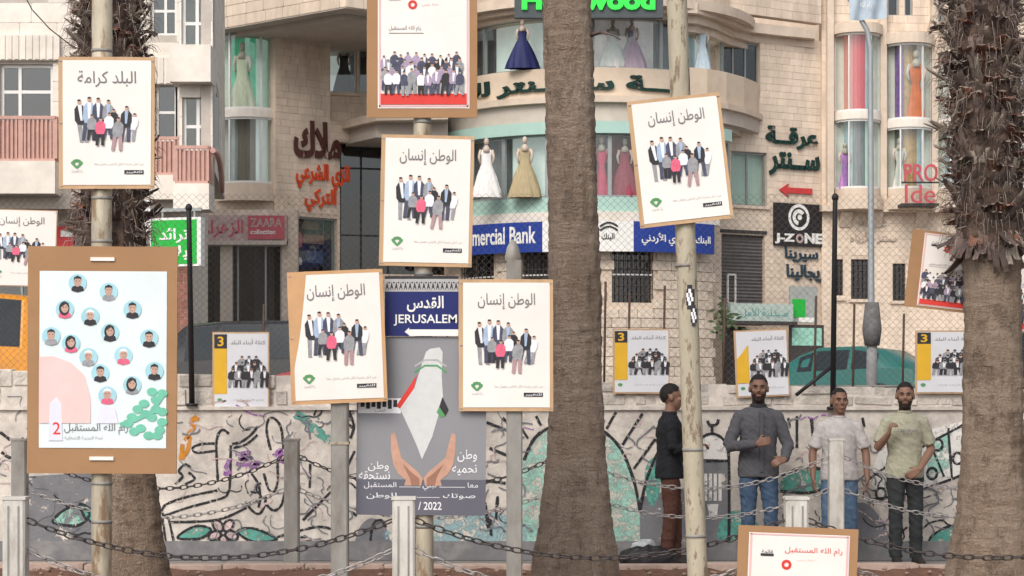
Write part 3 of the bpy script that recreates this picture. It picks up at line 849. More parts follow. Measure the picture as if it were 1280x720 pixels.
# stone base of the drum with openings for barred windows: stones laid along the arc
RB_ = 4.42
base_z0, base_z1 = 1.2, zd(313, RB_)
holes = [(573, 616), (650, 692), (765, 818)]
HZ = (zd(378, RB_), zd(314, RB_))
dw = MB(); AR = th(893, RB_); ring(dw, 3.9, RB_ - .045, base_z0, HZ[0], -1.4, AR, 60)
prev = -1.4
for h in holes:
    ring(dw, 3.9, RB_ - .045, HZ[0], base_z1, prev, th(h[0], RB_), 14); prev = th(h[1], RB_)
ring(dw, 3.9, RB_ - .045, HZ[0], base_z1, prev, AR, 20)
dwall = dw.build('drum_base_wall', m_joint, mall)
BLK['lo'] = block_mesh(m_stone_lo)
rows = round((base_z1 - base_z0) / .27); rh = (base_z1 - base_z0) / rows
cnt = 0
for r in range(rows):
    z = base_z0 + (r + .5) * rh
    a = -1.3 + (r % 2) * .06
    while a < 1.3:
        l = random.uniform(.09, .14)
        am = a + l / 2
        if not (HZ[0] < z + .05 and any(th(h[0], RB_) - .03 < am < th(h[1], RB_) + .03 for h in holes)) and cnt < 300 and z > 2.0 and -1.15 < am < AR - .04:
            p = dpt(am, RB_ - .03, z)
            inst('stone_block', BLK['lo'], dwall, Matrix.Translation(p) @ Matrix.Rotation(am, 4, 'Z') @ Matrix.Diagonal((l * RB_ - .016, .09, rh - .016, 1))); cnt += 1
        a += l
for h in holes:
    a0, a1 = th(h[0], RB_), th(h[1], RB_)
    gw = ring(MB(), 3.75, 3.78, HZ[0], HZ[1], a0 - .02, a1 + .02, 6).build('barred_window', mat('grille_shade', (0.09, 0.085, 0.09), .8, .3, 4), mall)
    ring(MB(), RB_ - .25, RB_ - .245, HZ[0], HZ[1], a0, a1, 6).build('pane', m_glassd, gw)
    n = 9
    for i in range(n + 1):
        a = a0 + (a1 - a0) * i / n
        ring(MB(), RB_ - .12, RB_ - .1, HZ[0], HZ[1], a - .003, a + .003, 1).build('bar', m_grille, gw)
    for j in range(7):
        z = HZ[0] + (HZ[1] - HZ[0]) * j / 6
        ring(MB(), RB_ - .125, RB_ - .105, z - .013, z + .013, a0, a1, 6).build('bar', m_grille, gw)
    ring(MB(), RB_ - .14, RB_ - .12, HZ[0] + .75, HZ[0] + .79, a0, a1, 6).build('crossbar', m_white_alu, gw)
# curved balcony ledge running off to the right
mb = MB()
arc = [(858, 57.4), (884, 57.7), (908, 58.3), (930, 59.2), (946, 60.2), (958, 61.4)]
pl = [((p - 640) * D / F, D) for p, D in arc] + [((900 - 640) * 62.5 / F, 62.5), ((858 - 640) * 60 / F, 60)]
zb0, zb1 = EYE + (HOR - 128) * 58 / F, EYE + (HOR - 88) * 58 / F
mb.plan(pl, zb0, zb1); mb.build('balcony_parapet', MATS['cream_sign_band'], mall)
mb = MB(); mb.plan([(p[0] * 1.004 + .02, p[1] - .14) for p in pl[:6]] + pl[6:], zb0 - .16, zb0); mb.build('ledge', m_cornice, mall)
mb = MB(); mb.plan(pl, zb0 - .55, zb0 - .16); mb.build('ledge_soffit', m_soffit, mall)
# right wing beside the drum
RW = Face(885, 59.6, 1026, 61.6)
rh_ = [(903, 950, 52, 122), (914, 959, 190, 257), (902, 956, 292, 407)]
stone_wall('right_wing_wall', RW, mall, (885, 1027, 44, 520), rh_, m_stone, m_joint, .2, .42, vis=[(900, 1027, 44, 200), (930, 1027, 200, 440), (885, 1027, 255, 290)])
window(RW, mall, rh_[0], frame=m_grey_alu, gl=m_glassd, vb=(.33, .66), room=m_roomd, depth=1.2)
window(RW, mall, rh_[1], frame=m_grey_alu, gl=m_glass, vb=(.5,), room=m_curt, depth=.12, sill=m_cornice)
# roller shutter with slats
u0, u1, z0, z1 = RW.rect(rh_[2])
rs = RW.done(MB().box(u0 - .06, u1 + .06, -.03, .14, z1, z1 + .1)).build('roller_shutter', m_grille, mall)
k = z0
m_slat = mat('shutter_slat', (0.15, 0.14, 0.14), .5, .2, 6, metal=.3, rnd=.1)
while k < z1:
    RW.done(MB().add([(u0, .14, k), (u1, .14, k), (u1, .10, k + .05), (u0, .10, k + .05), (u1, .14, k + .1), (u0, .14, k + .1)], [(0, 1, 2, 3), (3, 2, 4, 5)])).build('slat', m_slat, rs); k += .1
RW.done(MB().box(u0, u1, .16, .2, z0, z1)).build('backing', m_dark, rs)
wq = RW.rect((910, 921, 342, 380))
fr = MB()
for a, b, c, d in ((wq[0], wq[0] + .04, wq[2], wq[3]), (wq[1] - .04, wq[1], wq[2], wq[3]), (wq[0], wq[1], wq[2], wq[2] + .05), (wq[0], wq[1], wq[3] - .05, wq[3])):
    fr.box(a, b, .02, .08, c, d)
RW.done(fr).build('white_frame', m_white_alu, rs)
# moulded cornice along drum and wing
path = [(845, 56.9), (872, 57.1), (895, 57.9), (915, 59.1), (940, 60.0), (980, 60.6), (1019, 61.1)]
for k, (dz0, dz1, pr) in enumerate(((0, .28, .95), (-.22, 0, .65), (-.42, -.22, .4))):
    fronts = [((p - 640) * D / F, D + .95 - pr) for p, D in path]
    zb = EYE + (HOR - 20) * 57.5 / F
    MB().plan(fronts + [(fronts[-1][0] + .1, 63), (fronts[0][0], 63)], zb + dz0, zb + dz1).build('cornice_step', m_cornice, mall)
UWf = Face(845, 58.3, 1027, 61.3)
stone_wall('upper_right_wall', UWf, mall, (845, 1027, -80, 18), [], m_stone, m_joint, .26, .5, thick=.3, vis=[(860, 1027, 0, 18)])
# left wing: wall with the big letters, recess and overhanging storey
LW = Face(344, 58.2, 412, 59.4)
stone_wall('left_wing_wall', LW, mall, (344, 440, 40, 520), [(425, 441, 178, 340), (372, 422, 272, 345), (413, 441, 38, 152)], m_stone, m_joint, .2, .45, vis=[(344, 440, 40, 335)])
sc_ = Face(372, 58.9, 422, 59.6)
show = window(LW, mall, (372, 422, 272, 345), frame=m_grey_alu, gl=m_glass, room=m_roomd, depth=.8, name='show_case')
LR = Face(404, 60.2, 560, 61.2)
lh = [(411, 446, 52, 116), (449, 470, 52, 116), (425, 560, 178, 345)]
stone_wall('left_recess_wall', LR, mall, (404, 560, 20, 520), lh, m_stone, m_joint, .26, .55, vis=[(404, 470, 20, 180)])
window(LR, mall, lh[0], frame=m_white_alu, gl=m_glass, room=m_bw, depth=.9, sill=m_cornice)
window(LR, mall, lh[1], frame=m_grey_alu, gl=m_glassd, room=m_roomd, depth=.9)
window(LR, mall, lh[2], frame=m_black, gl=m_glassd, vb=(.2, .45, .7), hb=(.3, .8), room=m_roomd, depth=2.2, name='shop_front')
z_ = EYE + (HOR - 150) * 58.5 / F
MB().plan([P(426, 0, 59.7).xy, P(470, 0, 57.9).xy, P(560, 0, 57.6).xy, P(560, 0, 61).xy, P(426, 0, 61).xy], z_ - .1, z_ + .12).build('ledge', m_cornice, mall)
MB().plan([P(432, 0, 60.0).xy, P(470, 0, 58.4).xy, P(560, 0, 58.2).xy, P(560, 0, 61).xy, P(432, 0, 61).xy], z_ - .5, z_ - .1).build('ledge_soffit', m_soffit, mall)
zo = EYE + 490 * 54.5 / F
prow = [P(264, 0, 58).xy, P(432, 0, 54.5).xy, P(470, 0, 55.2).xy, P(560, 0, 56.5).xy, P(560, 0, 62).xy, P(264, 0, 62).xy]
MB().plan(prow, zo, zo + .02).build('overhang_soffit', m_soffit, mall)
OA = Face(264, 58, 432, 54.5); OB = Face(432, 54.5, 560, 56.5)
for fc in (OA, OB):
    fc_u = fc.len
    wl = fc.done(MB().box(0, fc_u, .03, .4, zo + .022, zo + 3.5)).build('overhang_wall', m_joint, mall)
    me = BLK[m_stone.name]
    for r in range(6):
        u = 0
        while u < fc_u - .05:
            l = min(.7 * random.uniform(.8, 1.2), fc_u - u)
            inst('stone_block', me, wl, fc.M @ Matrix.Translation((u + l / 2, .02, zo + .03 + (r + .5) * .3)) @ Matrix.Diagonal((l - .012, .06, .288, 1))); u += l
for k, pr in enumerate((.5,)):
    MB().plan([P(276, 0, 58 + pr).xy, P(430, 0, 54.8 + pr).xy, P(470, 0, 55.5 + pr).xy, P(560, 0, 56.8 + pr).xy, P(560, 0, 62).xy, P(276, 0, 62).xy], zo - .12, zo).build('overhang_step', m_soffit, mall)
# bowed glass bay
def bow(parent, pxc, D, half, tiers, cap, seglen, glm, backs, frame=m_white_alu):
    c = Vector(((pxc - 640) * D / F, D)); r = half * D / F
    Mx = Matrix.Translation((c.x, c.y, 0))
    z = lambda py: EYE + (HOR - py) * (D - r * .6) / F
    def arc(mb, r0, r1, z0, z1, a0=-1.57, a1=1.57, seg=14, mi=0):
        o = len(mb.v)
        for k in range(seg + 1):
            a = a0 + (a1 - a0) * k / seg
            for rr, zz in ((r0, z0), (r1, z0), (r1, z1), (r0, z1)):
                mb.v.append((c.x + rr * math.sin(a), c.y - rr * math.cos(a), zz))
        for k in range(seg):
            p, q = o + 4 * k, o + 4 * k + 4
            for i in range(4):
                j = (i + 1) % 4
                mb.f.append((p + i, p + j, q + j, q + i)[::-1]); mb.m.append(mi); mb.sm.append(False)
        for e in (o, o + 4 * seg):
            mb.f.append((e, e + 1, e + 2, e + 3)); mb.m.append(mi); mb.sm.append(False)
        return mb
    for (ya, yb), bk in zip(tiers, backs):
        fr = MB()
        for a in (-1.5, -.52, .52, 1.5): arc(fr, r - .04, r + .02, z(yb), z(ya), a - .03, a + .03, 1)
        arc(fr, r - .05, r + .03, z(yb), z(yb) + .06); arc(fr, r - .05, r + .03, z(ya) - .06, z(ya))
        wo = fr.build('bow_window', frame, parent)
        for a0, a1 in ((-1.47, -.55), (-.49, .49), (.55, 1.47)):
            arc(MB(), r - .015, r - .009, z(yb) + .06, z(ya) - .06, a0, a1, 6).build('pane', glm, wo)
        for k, b in enumerate(bk):
            w0 = -r + .06 + k * (2 * r - .12) / len(bk)
            a_ = -1.45 + 2.9 * k / len(bk)
            arc(MB(), r * .58, r * .62, z(yb), z(ya), a_, a_ + 2.9 / len(bk), 5).build('backdrop', b, wo)
        MB().plan([(c.x + (r - .05) * math.sin(a / 8 * 1.57), c.y - (r - .05) * math.cos(a / 8 * 1.57)) for a in range(-8, 9)], z(yb) - .05, z(yb)).build('floor_slab', m_soffit, wo)
    for sg in (-1, 1):
        xs = sorted((c.x + sg * r * .56, c.x + sg * (r + .06)))
        MB().box(xs[0], xs[1], c.y - .05, c.y + .3, z(tiers[-1][1]), z(tiers[0][0])).build('reveal', m_stonew, parent)
    prev = None
    for (ya, yb) in tiers:
        if prev is not None: arc(MB(), r - .1, r + .07, z(ya), z(prev)).build('band', m_stonew, parent)
        prev = yb
    for (ya, yb, extra) in cap:
        arc(MB(), .0, r + extra, z(yb), z(ya)).build('bay_cap', m_cornice, parent)
    return c, r, z
m_green1 = mat('glowing_emerald_backdrop', (0.05, 0.36, 0.20), .8, .3, 3, emit=.25)  # added glow lifts the dim bay interior; not a lamp
m_mint = mat('glowing_mint_backdrop', (0.50, 0.68, 0.58), .8, .1, 3, emit=.2)  # glows slightly: brightness is put into the material
m_brownc = mat('brown_curtain', (0.22, 0.17, 0.14), .8, .25, 5, stretch=(6, 6, .4))
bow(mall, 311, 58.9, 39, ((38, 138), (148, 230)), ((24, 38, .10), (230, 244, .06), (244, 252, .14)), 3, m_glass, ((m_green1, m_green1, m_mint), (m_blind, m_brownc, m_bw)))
slab(Face(268, 59.3, 350, 59.3), mall, (268, 350, 20, 520), 0, .4, m_stone, 'bay_back_wall')
slab(Face(255, 58.6, 362, 58.6), mall, (255, 356, 252, 268), .3, .5, m_cornice, 'shop_ledge')
# left shop under the bay
SH = Face(236, 57.6, 364, 57.6)
stone_wall('shop_wall', SH, mall, (236, 372, 262, 520), [(250, 352, 306, 470)], m_stone_lo, m_joint, .27, .5, vis=[(250, 372, 262, 330), (345, 372, 262, 460)])
window(SH, mall, (250, 352, 306, 470), frame=m_grey_alu, gl=m_glassd, vb=(.28, .46, .8), room=m_roomd, depth=2.5, name='shop_front')
slab(SH, mall, (276, 291, 306, 460), .12, .1, m_soffit, 'pilaster')

# ---------------------------------------------------------------- right: building with bow windows
rb = thing('stone_building', 'beige stone building with stacked bow windows behind the street lamp', 'building', (P(1120, 500, 61).x, 61.5, 1.2))
RF = Face(1027, 61.5, 1330, 62.3)
hs = [(1110, 1124, -14, 20), (1131, 1141, -14, 20), (1169, 1180, -20, 28), (1044, 1054, 324, 372), (1064, 1086, 324, 374), (1116, 1132, 328, 376), (1046, 1097, 40, 236), (1109, 1161, 54, 236), (1171, 1222, 64, 236), (1165, 1182, 328, 376), (1240, 1300, 60, 236)]
stone_wall('front_wall', RF, rb, (1027, 1330, -80, 520), hs, m_stone, m_joint, .24, .5, vis=[(1022, 1200, 0, 440)])
for h in hs[:3]: window(RF, rb, h, frame=m_grey_alu, gl=m_glassd, room=m_roomd, depth=.6)
for h in (hs[3], hs[4], hs[5], hs[9]):
    w_ = window(RF, rb, h, frame=m_grille, gl=m_glassd, room=m_roomd, depth=.6, sill=m_cornice)
    u0, u1, z0, z1 = RF.rect(h)
    n = max(2, int((u1 - u0) / .12))
    for i in range(1, n): RF.done(MB().box(u0 + (u1 - u0) * i / n - .012, u0 + (u1 - u0) * i / n + .012, .03, .055, z0, z1)).build('bar', m_grille, w_)
    for j in range(1, 7): RF.done(MB().box(u0, u1, .025, .05, z0 + (z1 - z0) * j / 7 - .012, z0 + (z1 - z0) * j / 7 + .012)).build('bar', m_grille, w_)
window(RF, rb, hs[10], frame=m_grey_alu, gl=m_glass, vb=(.5,), hb=(.5,), room=m_bpink, depth=.8)
m_redc = mat('glowing_crimson_curtain', (0.58, 0.07, 0.09), .8, .15, 5, stretch=(8, 8, .4), emit=.15)  # cloth with a faint added glow to look lit
m_salmon = mat('glowing_salmon_curtain', (0.70, 0.30, 0.26), .8, .12, 5, stretch=(8, 8, .4), emit=.15)  # same added glow as the crimson cloth
m_purp = mat('violet_print', (0.24, 0.12, 0.36), .8, .45, 9)
m_ochre = mat('ochre_backdrop', (0.42, 0.24, 0.10), .8, .35, 5)
m_oran = mat('orange_gown', (0.70, 0.15, 0.03), .8, .2, 5)
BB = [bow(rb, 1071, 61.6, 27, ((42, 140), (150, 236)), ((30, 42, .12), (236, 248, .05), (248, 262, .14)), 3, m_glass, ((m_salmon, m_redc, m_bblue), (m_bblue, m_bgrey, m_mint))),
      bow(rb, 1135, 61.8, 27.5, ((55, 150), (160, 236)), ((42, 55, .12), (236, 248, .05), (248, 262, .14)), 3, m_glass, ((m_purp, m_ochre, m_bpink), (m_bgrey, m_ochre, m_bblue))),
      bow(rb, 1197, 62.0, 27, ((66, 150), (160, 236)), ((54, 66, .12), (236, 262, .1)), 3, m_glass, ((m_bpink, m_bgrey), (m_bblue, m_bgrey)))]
for px in (1036, 1102, 1166):
    slab(RF, rb, (px - 4, px + 4, -40, 262), .22, 0, m_cornice, 'pilaster')
slab(RF, rb, (1024, 1240, 258, 266), .3, 0, m_cornice, 'string_course')
for px in (1056, 1094, 1150):
    u0, u1, z0, z1 = RF.rect((px - 7, px + 7, 266, 284))
    RF.done(MB().add([(u0, -.28, z1), (u1, -.28, z1), (u1, 0, z1), (u0, 0, z1), (u0, -.05, z0), (u1, -.05, z0), (u1, 0, z0), (u0, 0, z0)], [(0, 1, 2, 3), (4, 7, 6, 5), (0, 4, 5, 1), (1, 5, 6, 2), (3, 2, 6, 7), (0, 3, 7, 4)])).build('bracket', m_cornice, rb)
for k, (ln, y) in enumerate((('محلات', 290), ('تجارية', 312))): pass
# carved inscription-like relief on the wall below the bays is part of its lettering sign (see signs)
# roofs behind the fronts so that no light falls through
MB().box(P(300, 0, 62).x, P(1330, 0, 62).x, 64.5, 74, 1.2, 15.5).build('rear_block', m_stone, mall)

# ================================================================ signs on the buildings
def face_letters(face, parent, s, q, m, out=.05, depth=.06, bold=.02, name='lettering'):
    u0, u1, z0, z1 = face.rect(q)
    mb = MB(); put_text(mb, s, u0, u1, z0, z1, -out - depth / 2, 0, bold, depth)
    return face.done(mb).build(name, m, parent)
def face_thing(name, label, cat, face, q, group=None):
    u0, u1, z0, z1 = face.rect(q)
    p = face.M @ Vector(((u0 + u1) / 2, 0, z0))
    return thing(name, label, cat, p, group)
def face_box(face, parent, q, y0, y1, m, name):
    u0, u1, z0, z1 = face.rect(q)
    return face.done(MB().box(u0, u1, y0, y1, z0, z1)).build(name, m, parent)

HF = Face(640, 55.7, 832, 55.7)
t = face_thing('shop_sign', 'dark slate sign with bright green letters Hollywood above the curved windows', 'sign', HF, (643, 829, -16, 20))
face_box(HF, t, (643, 829, -16, 22), 0, .25, mat('slate_sign', (0.07, 0.08, 0.09), .5, .1, 3), 'sign_box')
face_letters(HF, t, 'Hollywood', (652, 819, -13, 20), m_neon, .0, .08, .045)
for px in (690, 780): face_box(HF, t, (px, px + 4, -8, 0), .25, .7, m_grille, 'bracket')

def drum_text(parent, s, px0, px1, ya, yb, r, m, bold, depth, name='lettering'):
    v, f, a = text2d(s, bold, .5)
    a0, a1 = th(px0, r), th(px1, r)
    z0, z1 = zd(yb, r), zd(ya, r)
    mb = MB(); mb.add([dpt(a0 + p[0] * (a1 - a0), r + depth / 2 + p[2] * depth, z0 + p[1] * (z1 - z0)) for p in v], f)
    return mb.build(name, m, parent)
t = thing('band_lettering', 'large dark green Arabic letters along the cream curved band', 'sign', dpt(0, 4.3, zd(119, 4.3)))
drum_text(t, 'عرقـــــة ســــنتر للأزياء', 560, 906, 90, 118, 4.31, m_letter_teal, .035, .07)

t = face_thing('wall_lettering', 'dark brown raised Arabic letters on beige wall above red lettering', 'sign', LW, (368, 424, 150, 198))
face_letters(LW, t, 'ملاك', (366, 425, 152, 199), m_letter_brown, .03, .05, .035)
t = face_thing('wall_lettering', 'two lines of red raised Arabic letters below dark brown lettering', 'sign', LW, (369, 436, 205, 264))
face_letters(LW, t, 'للزي الشرعي', (369, 436, 205, 237), m_letter_red, .03, .04, .03)
face_letters(LW, t, 'التركي', (380, 419, 236, 265), m_letter_red, .03, .04, .03)
t = face_thing('wall_lettering', 'two lines of dark green Arabic letters above the red arrow', 'sign', RW, (958, 1023, 160, 221))
face_letters(RW, t, 'عرقــة', (956, 1021, 159, 187), m_letter_teal, .03, .05, .035)
face_letters(RW, t, 'ســنتر', (960, 1023, 191, 221), m_letter_teal, .03, .05, .035)
t = face_thing('arrow_sign', 'flat red arrow pointing left on the stone wall', 'sign', RW, (972, 1014, 230, 246))
u0, u1, z0, z1 = RW.rect((973, 1014, 230, 247))
zc = (z0 + z1) / 2; hh = z1 - z0
RW.done(MB().prism([(u0, zc), (u0 + .34, z1), (u0 + .30, zc + hh * .2), (u1, zc + hh * .22), (u1, zc - hh * .2), (u0 + .30, zc - hh * .2), (u0 + .34, z0)], -.06, -.02)).build('arrow', mat('arrow_red', (0.55, 0.05, 0.05), .5, .1, 4), t)
t = face_thing('club_sign', 'black square sign with round white emblem and J-ZONE', 'sign', RW, (966, 1027, 255, 308))
face_box(RW, t, (966, 1026, 255, 308), -.1, -.01, m_black, 'panel')
face_letters(RW, t, 'J-Z', (966, 991, 292, 305), m_signwhite, .1, .01, .05)
face_letters(RW, t, 'NE', (1003, 1025, 292, 305), m_signwhite, .1, .01, .05)
def disc(face, parent, px, py, r0, r1, y, m, name, a0=0, a1=2 * math.pi):
    u, tt = face.u(px); z = EYE + (HOR - py) * tt / F; k = tt / F
    mb = MB(); n = 24
    for i in range(n):
        b, c = a0 + (a1 - a0) * i / n, a0 + (a1 - a0) * (i + 1) / n
        mb.add([(u + r0 * k * math.cos(b), y, z + r0 * k * math.sin(b)), (u + r1 * k * math.cos(b), y, z + r1 * k * math.sin(b)), (u + r1 * k * math.cos(c), y, z + r1 * k * math.sin(c)), (u + r0 * k * math.cos(c), y, z + r0 * k * math.sin(c))], [(0, 1, 2, 3)])
    return face.done(mb).build(name, m, parent)
disc(RW, t, 996, 272, 12.5, 16.5, -.104, m_signwhite, 'emblem_ring')
disc(RW, t, 996, 272, 5, 10, -.104, m_signwhite, 'emblem_ring', .6, 4.6)
disc(RW, t, 997, 272, 0, 3.5, -.105, m_signwhite, 'emblem_dot')
disc(RW, t, 997, 298.5, 3, 6, -.104, m_shopgrey, 'emblem_ring')
m_script = mat('blue_script_letters', (0.02, 0.05, 0.075), .5, .3, 12)
t = face_thing('wall_lettering', 'two lines of small dark blue script letters under black square sign', 'sign', RW, (980, 1028, 310, 350))
face_letters(RW, t, 'سيرينا', (980, 1021, 309, 328), m_script, .03, .05, .02)
face_letters(RW, t, 'ريجالينا', (982, 1029, 331, 352), m_script, .03, .05, .02)
t = face_thing('wall_lettering', 'small faint dark Arabic letters on stone below the bow windows', 'sign', RF, (1064, 1124, 270, 300))
face_letters(RF, t, 'عرقة', (1072, 1108, 272, 286), m_soffit, .02, .04, .0)
face_letters(RF, t, 'سنتر للأزياء', (1062, 1120, 290, 304), m_soffit, .02, .04, .0)
PF = Face(1126, 60.5, 1178, 60.5)
m_pro = mat('dull_red_letters', (0.48, 0.08, 0.10), .5, .1, 4)
t = face_thing('letter_sign', 'red capital letters PRO over smaller red word at bay foot', 'sign', PF, (1128, 1172, 204, 252))
face_letters(PF, t, 'PRO', (1130, 1172, 205, 227), m_pro, .0, .06, .01)
face_letters(PF, t, 'Ide', (1131, 1169, 231, 254), m_pro, .0, .06, .0)
face_box(PF, t, (1127, 1174, 227, 229), .0, .05, m_grille, 'bar'); face_box(PF, t, (1127, 1174, 254, 257), .0, .9, m_grille, 'bar')
# shop canopy on the right wing
CF = Face(900, 58.9, 1030, 60.2)
t = face_thing('shop_canopy', 'pale teal shop fascia with faint lettering over a dark doorway', 'canopy', CF, (906, 986, 380, 520))
face_box(CF, t, (908, 986, 380, 402), -.25, .2, mat('faded_teal_fascia', (0.40, 0.48, 0.44), .6, .15, 5), 'fascia')
face_letters(CF, t, 'صيدلية الأمل', (920, 980, 385, 398), mat('teal_ink', (0.12, 0.32, 0.30), .6), .25, .01, .0)
face_box(CF, t, (904, 988, 402, 406), -.4, .2, m_grille, 'edge')
face_box(CF, t, (905, 932, 408, 520), -.02, .1, m_dark, 'doorway')
t = face_thing('notice_board', 'grey glazed notice board with a bright green square', 'notice board', CF, (986, 1021, 358, 404))
face_box(CF, t, (986, 1021, 358, 404), -.06, .0, mat('board_grey', (0.34, 0.36, 0.34), .5, .12, 4), 'panel')
face_box(CF, t, (989, 1005, 374, 397), -.075, -.062, m_signgreen, 'green_square')
face_box(CF, t, (997, 1016, 397, 403), -.075, -.062, m_signwhite, 'label_strip')
t = face_thing('window_poster', 'mint green poster in a dark frame right of the teal fascia', 'poster', CF, (987, 1028, 408, 434))
face_box(CF, t, (986, 1029, 406, 520), -.04, .0, m_grille, 'frame')
face_box(CF, t, (989, 1026, 410, 432), -.05, -.042, mat('mint_poster', (0.30, 0.58, 0.47), .5, .25, 9), 'sheet')
# bank sign along the drum
t = thing('bank_sign', 'long curved royal blue and white bank sign above barred windows', 'sign', dpt(0, 4.8, zd(314, 4.8)))
for nm, a, b, m in (('blue_panel', 546, 678, m_bank), ('white_panel', 678, 792, m_signwhite), ('blue_panel', 792, 893, m_bank)):
    ring(MB(), 4.72, 4.84, zd(314, 4.84), zd(276, 4.84), th(a, 4.84), th(b, 4.84), 10).build(nm, m, t)
drum_text(t, 'Commercial Bank', 568, 670, 281, 303, 4.842, m_signwhite, .02, .01)
drum_text(t, 'البنك التجاري الأردني', 802, 888, 290, 306, 4.842, m_signwhite, .02, .01)
drum_text(t, 'البنك', 752, 768, 291, 301, 4.842, m_ink, .02, .01)
for k, (ya, yb) in enumerate(((279, 282), (284, 287))):
    mb = MB(); pts = []
    for i in range(9):
        a = th(750, 4.85) + (th(772, 4.85) - th(750, 4.85)) * i / 8
        zz = zd(ya + 4 - 5 * math.sin(i / 8 * 3.1), 4.85)
        pts.append(dpt(a, 4.85, zz))
    mb.tube(pts, .025, 5); mb.build('emblem_stroke', m_ink, t)
# left shop fascia
t = face_thing('shop_fascia', 'faded pink shop fascia with a crimson panel on its right end', 'sign', SH, (250, 360, 268, 306))
face_box(SH, t, (250, 360, 270, 306), -.3, .05, m_shopgrey, 'fascia')
face_box(SH, t, (312, 357, 271, 300), -.34, -.302, m_rose, 'crimson_panel')
face_letters(SH, t, 'ZAARA', (315, 354, 274, 285), m_shopgrey, .34, .01, .02)
face_letters(SH, t, 'collection', (315, 346, 288, 294), m_signwhite, .34, .01, .02)
face_letters(SH, t, 'الزهراء', (256, 306, 276, 298), m_rose, .3, .01, .02)
face_box(SH, t, (250, 360, 302, 307), -.36, .05, m_soffit, 'edge')
# show case goods
for k, (a, b, c, d, col, lab) in enumerate(((374, 386, 288, 308, (0.6, 0.12, 0.14), 'pink folded garment on upper shelf of the wall show case'), (387, 408, 274, 286, (0.20, 0.10, 0.07), 'brown folded textile at top of the wall show case'), (388, 414, 292, 304, (0.24, 0.12, 0.08), 'long brown textile roll on middle shelf of show case'), (392, 412, 312, 328, (0.07, 0.10, 0.20), 'navy blue garment on bottom shelf of show case'), (376, 386, 320, 330, (0.7, 0.66, 0.62), 'small white box on bottom shelf of show case'))):
    u0, u1, z0, z1 = LW.rect((a, b, c, d))
    n = 10
    pr = [(u0, z0), (u1, z0), (u1 + .02, z0 + (z1 - z0) * .5), (u1 - .03, z1), ((u0 + u1) / 2, z1 - .05), (u0 + .05, z1), (u0 - .02, z0 + (z1 - z0) * .4)]
    o = LW.done(MB().prism(pr, .35, .75)).build('folded_textile' if k < 4 else 'small_box', mat('goods_%d' % k, col, .8, .3, 9))
    tag(o, lab, 'textile' if k < 4 else 'box')
# projecting green light box on the apartment building
t = thing('light_box_sign', 'bright green box sign with white Arabic letters behind a black fence post', 'sign', P(219, 332, 43.2))
GF = Face(184, 43.4, 254, 43.0)
face_box(GF, t, (187, 251, 272, 333), 0, .18, m_signwhite, 'box')
face_box(GF, t, (189, 246, 275, 330), -.01, -.002, m_signgreen, 'green_panel')
face_letters(GF, t, 'ترائد', (199, 236, 285, 304), m_signwhite, .01, .01, .02)
face_letters(GF, t, 'بلازا', (199, 236, 307, 326), m_signwhite, .01, .01, .02)
face_box(GF, t, (178, 187, 250, 292), .02, .12, m_signwhite, 'side_plate')
face_box(GF, t, (187, 250, 260, 264), .06, .1, m_grey_alu, 'bracket')
for px in (200, 240): face_box(GF, t, (px, px + 2, 262, 273), .07, .09, m_grey_alu, 'hanger')
t = thing('shop_sign', 'small plain red sign beside the palm below apartment balcony', 'sign', P(80, 307, 46.4))
RFc = Face(66, 46.4, 96, 46.4)
face_box(RFc, t, (68, 92, 283, 308), 0, .15, mat('sign_red', (0.5, 0.03, 0.04), .5, .1, 4), 'panel')
face_box(RFc, t, (76, 92, 288, 296), -.01, -.002, m_signwhite, 'white_mark')

# ---------------------------------------------------------------- gowns in the shop windows
def mannequin(px, ya, yb, D, wpx, mdress, label, msk=None, group=None, train=0):
    s_ = D / F
    base = P(px, yb, D); h = (yb - ya) * s_; r = wpx * s_ / 2
    t = thing('dressed_mannequin', label, 'mannequin', base, group, world=False)
    sk = MB()
    n = 60; o = 0
    prof = [(r, 0), (r * .93, h * .12), (r * .7, h * .33), (r * .42, h * .52), (h * .082, h * .62), (h * .088, h * .70), (h * .098, h * .76), (h * .07, h * .80)]
    for (rr, z) in prof:
        for k in range(n):
            a = 2 * math.pi * k / n
            q = rr * (1 + (.10 * math.sin(a * 9 + z * 4) + .06 * math.sin(a * 17 + z * 9 + px)) * max(0, 1 - z / (h * .62)))
            sk.v.append((q * math.cos(a), q * math.sin(a) * .45, z))
    for i in range(len(prof) - 1):
        for k in range(n):
            a, b = i * n + k, i * n + (k + 1) % n
            sk.f.append((a, b, b + n, a + n)); sk.m.append(0); sk.sm.append(True)
    sk.build('gown', mdress, t)
    bd = MB()
    bd.tube([(0, 0, h * .75), (0, 0, h * .82), (0, 0, h * .87)], [h * .07, h * .06, h * .027], 10)
    bd.ell((0, 0, h * .93), (h * .045, h * .05, h * .065), 10, 8)
    for sg in (-1, 1):
        bd.tube([(sg * h * .09, 0, h * .79), (sg * h * .125, -.02, h * .68), (sg * h * .10, -.06, h * .56)], [h * .03, h * .024, h * .016], 8)
    bd.build('figure', msk or mat('mannequin_shell', (0.55, 0.45, 0.38), .5, .05, 5), t)
    return t
def gown(name, col): return mat(name, col, .6, .15, 6, .1, stretch=(3, 3, 1))
DU, DL = 57.2, 56.7
mannequin(653, 24, 86, DU, 40, gown('navy_gown', (0.02, 0.025, 0.11)), 'mannequin in navy blue gown in upper curved window beside the palm trunk')
mannequin(766, 24, 86, DU, 36, gown('white_gown', (0.72, 0.68, 0.67)), 'mannequin in white gown in upper curved window right of the palm')
mannequin(790, 22, 86, DU, 34, gown('mauve_gown', (0.42, 0.34, 0.42)), 'mannequin in mauve grey gown in upper curved window right of white gown')
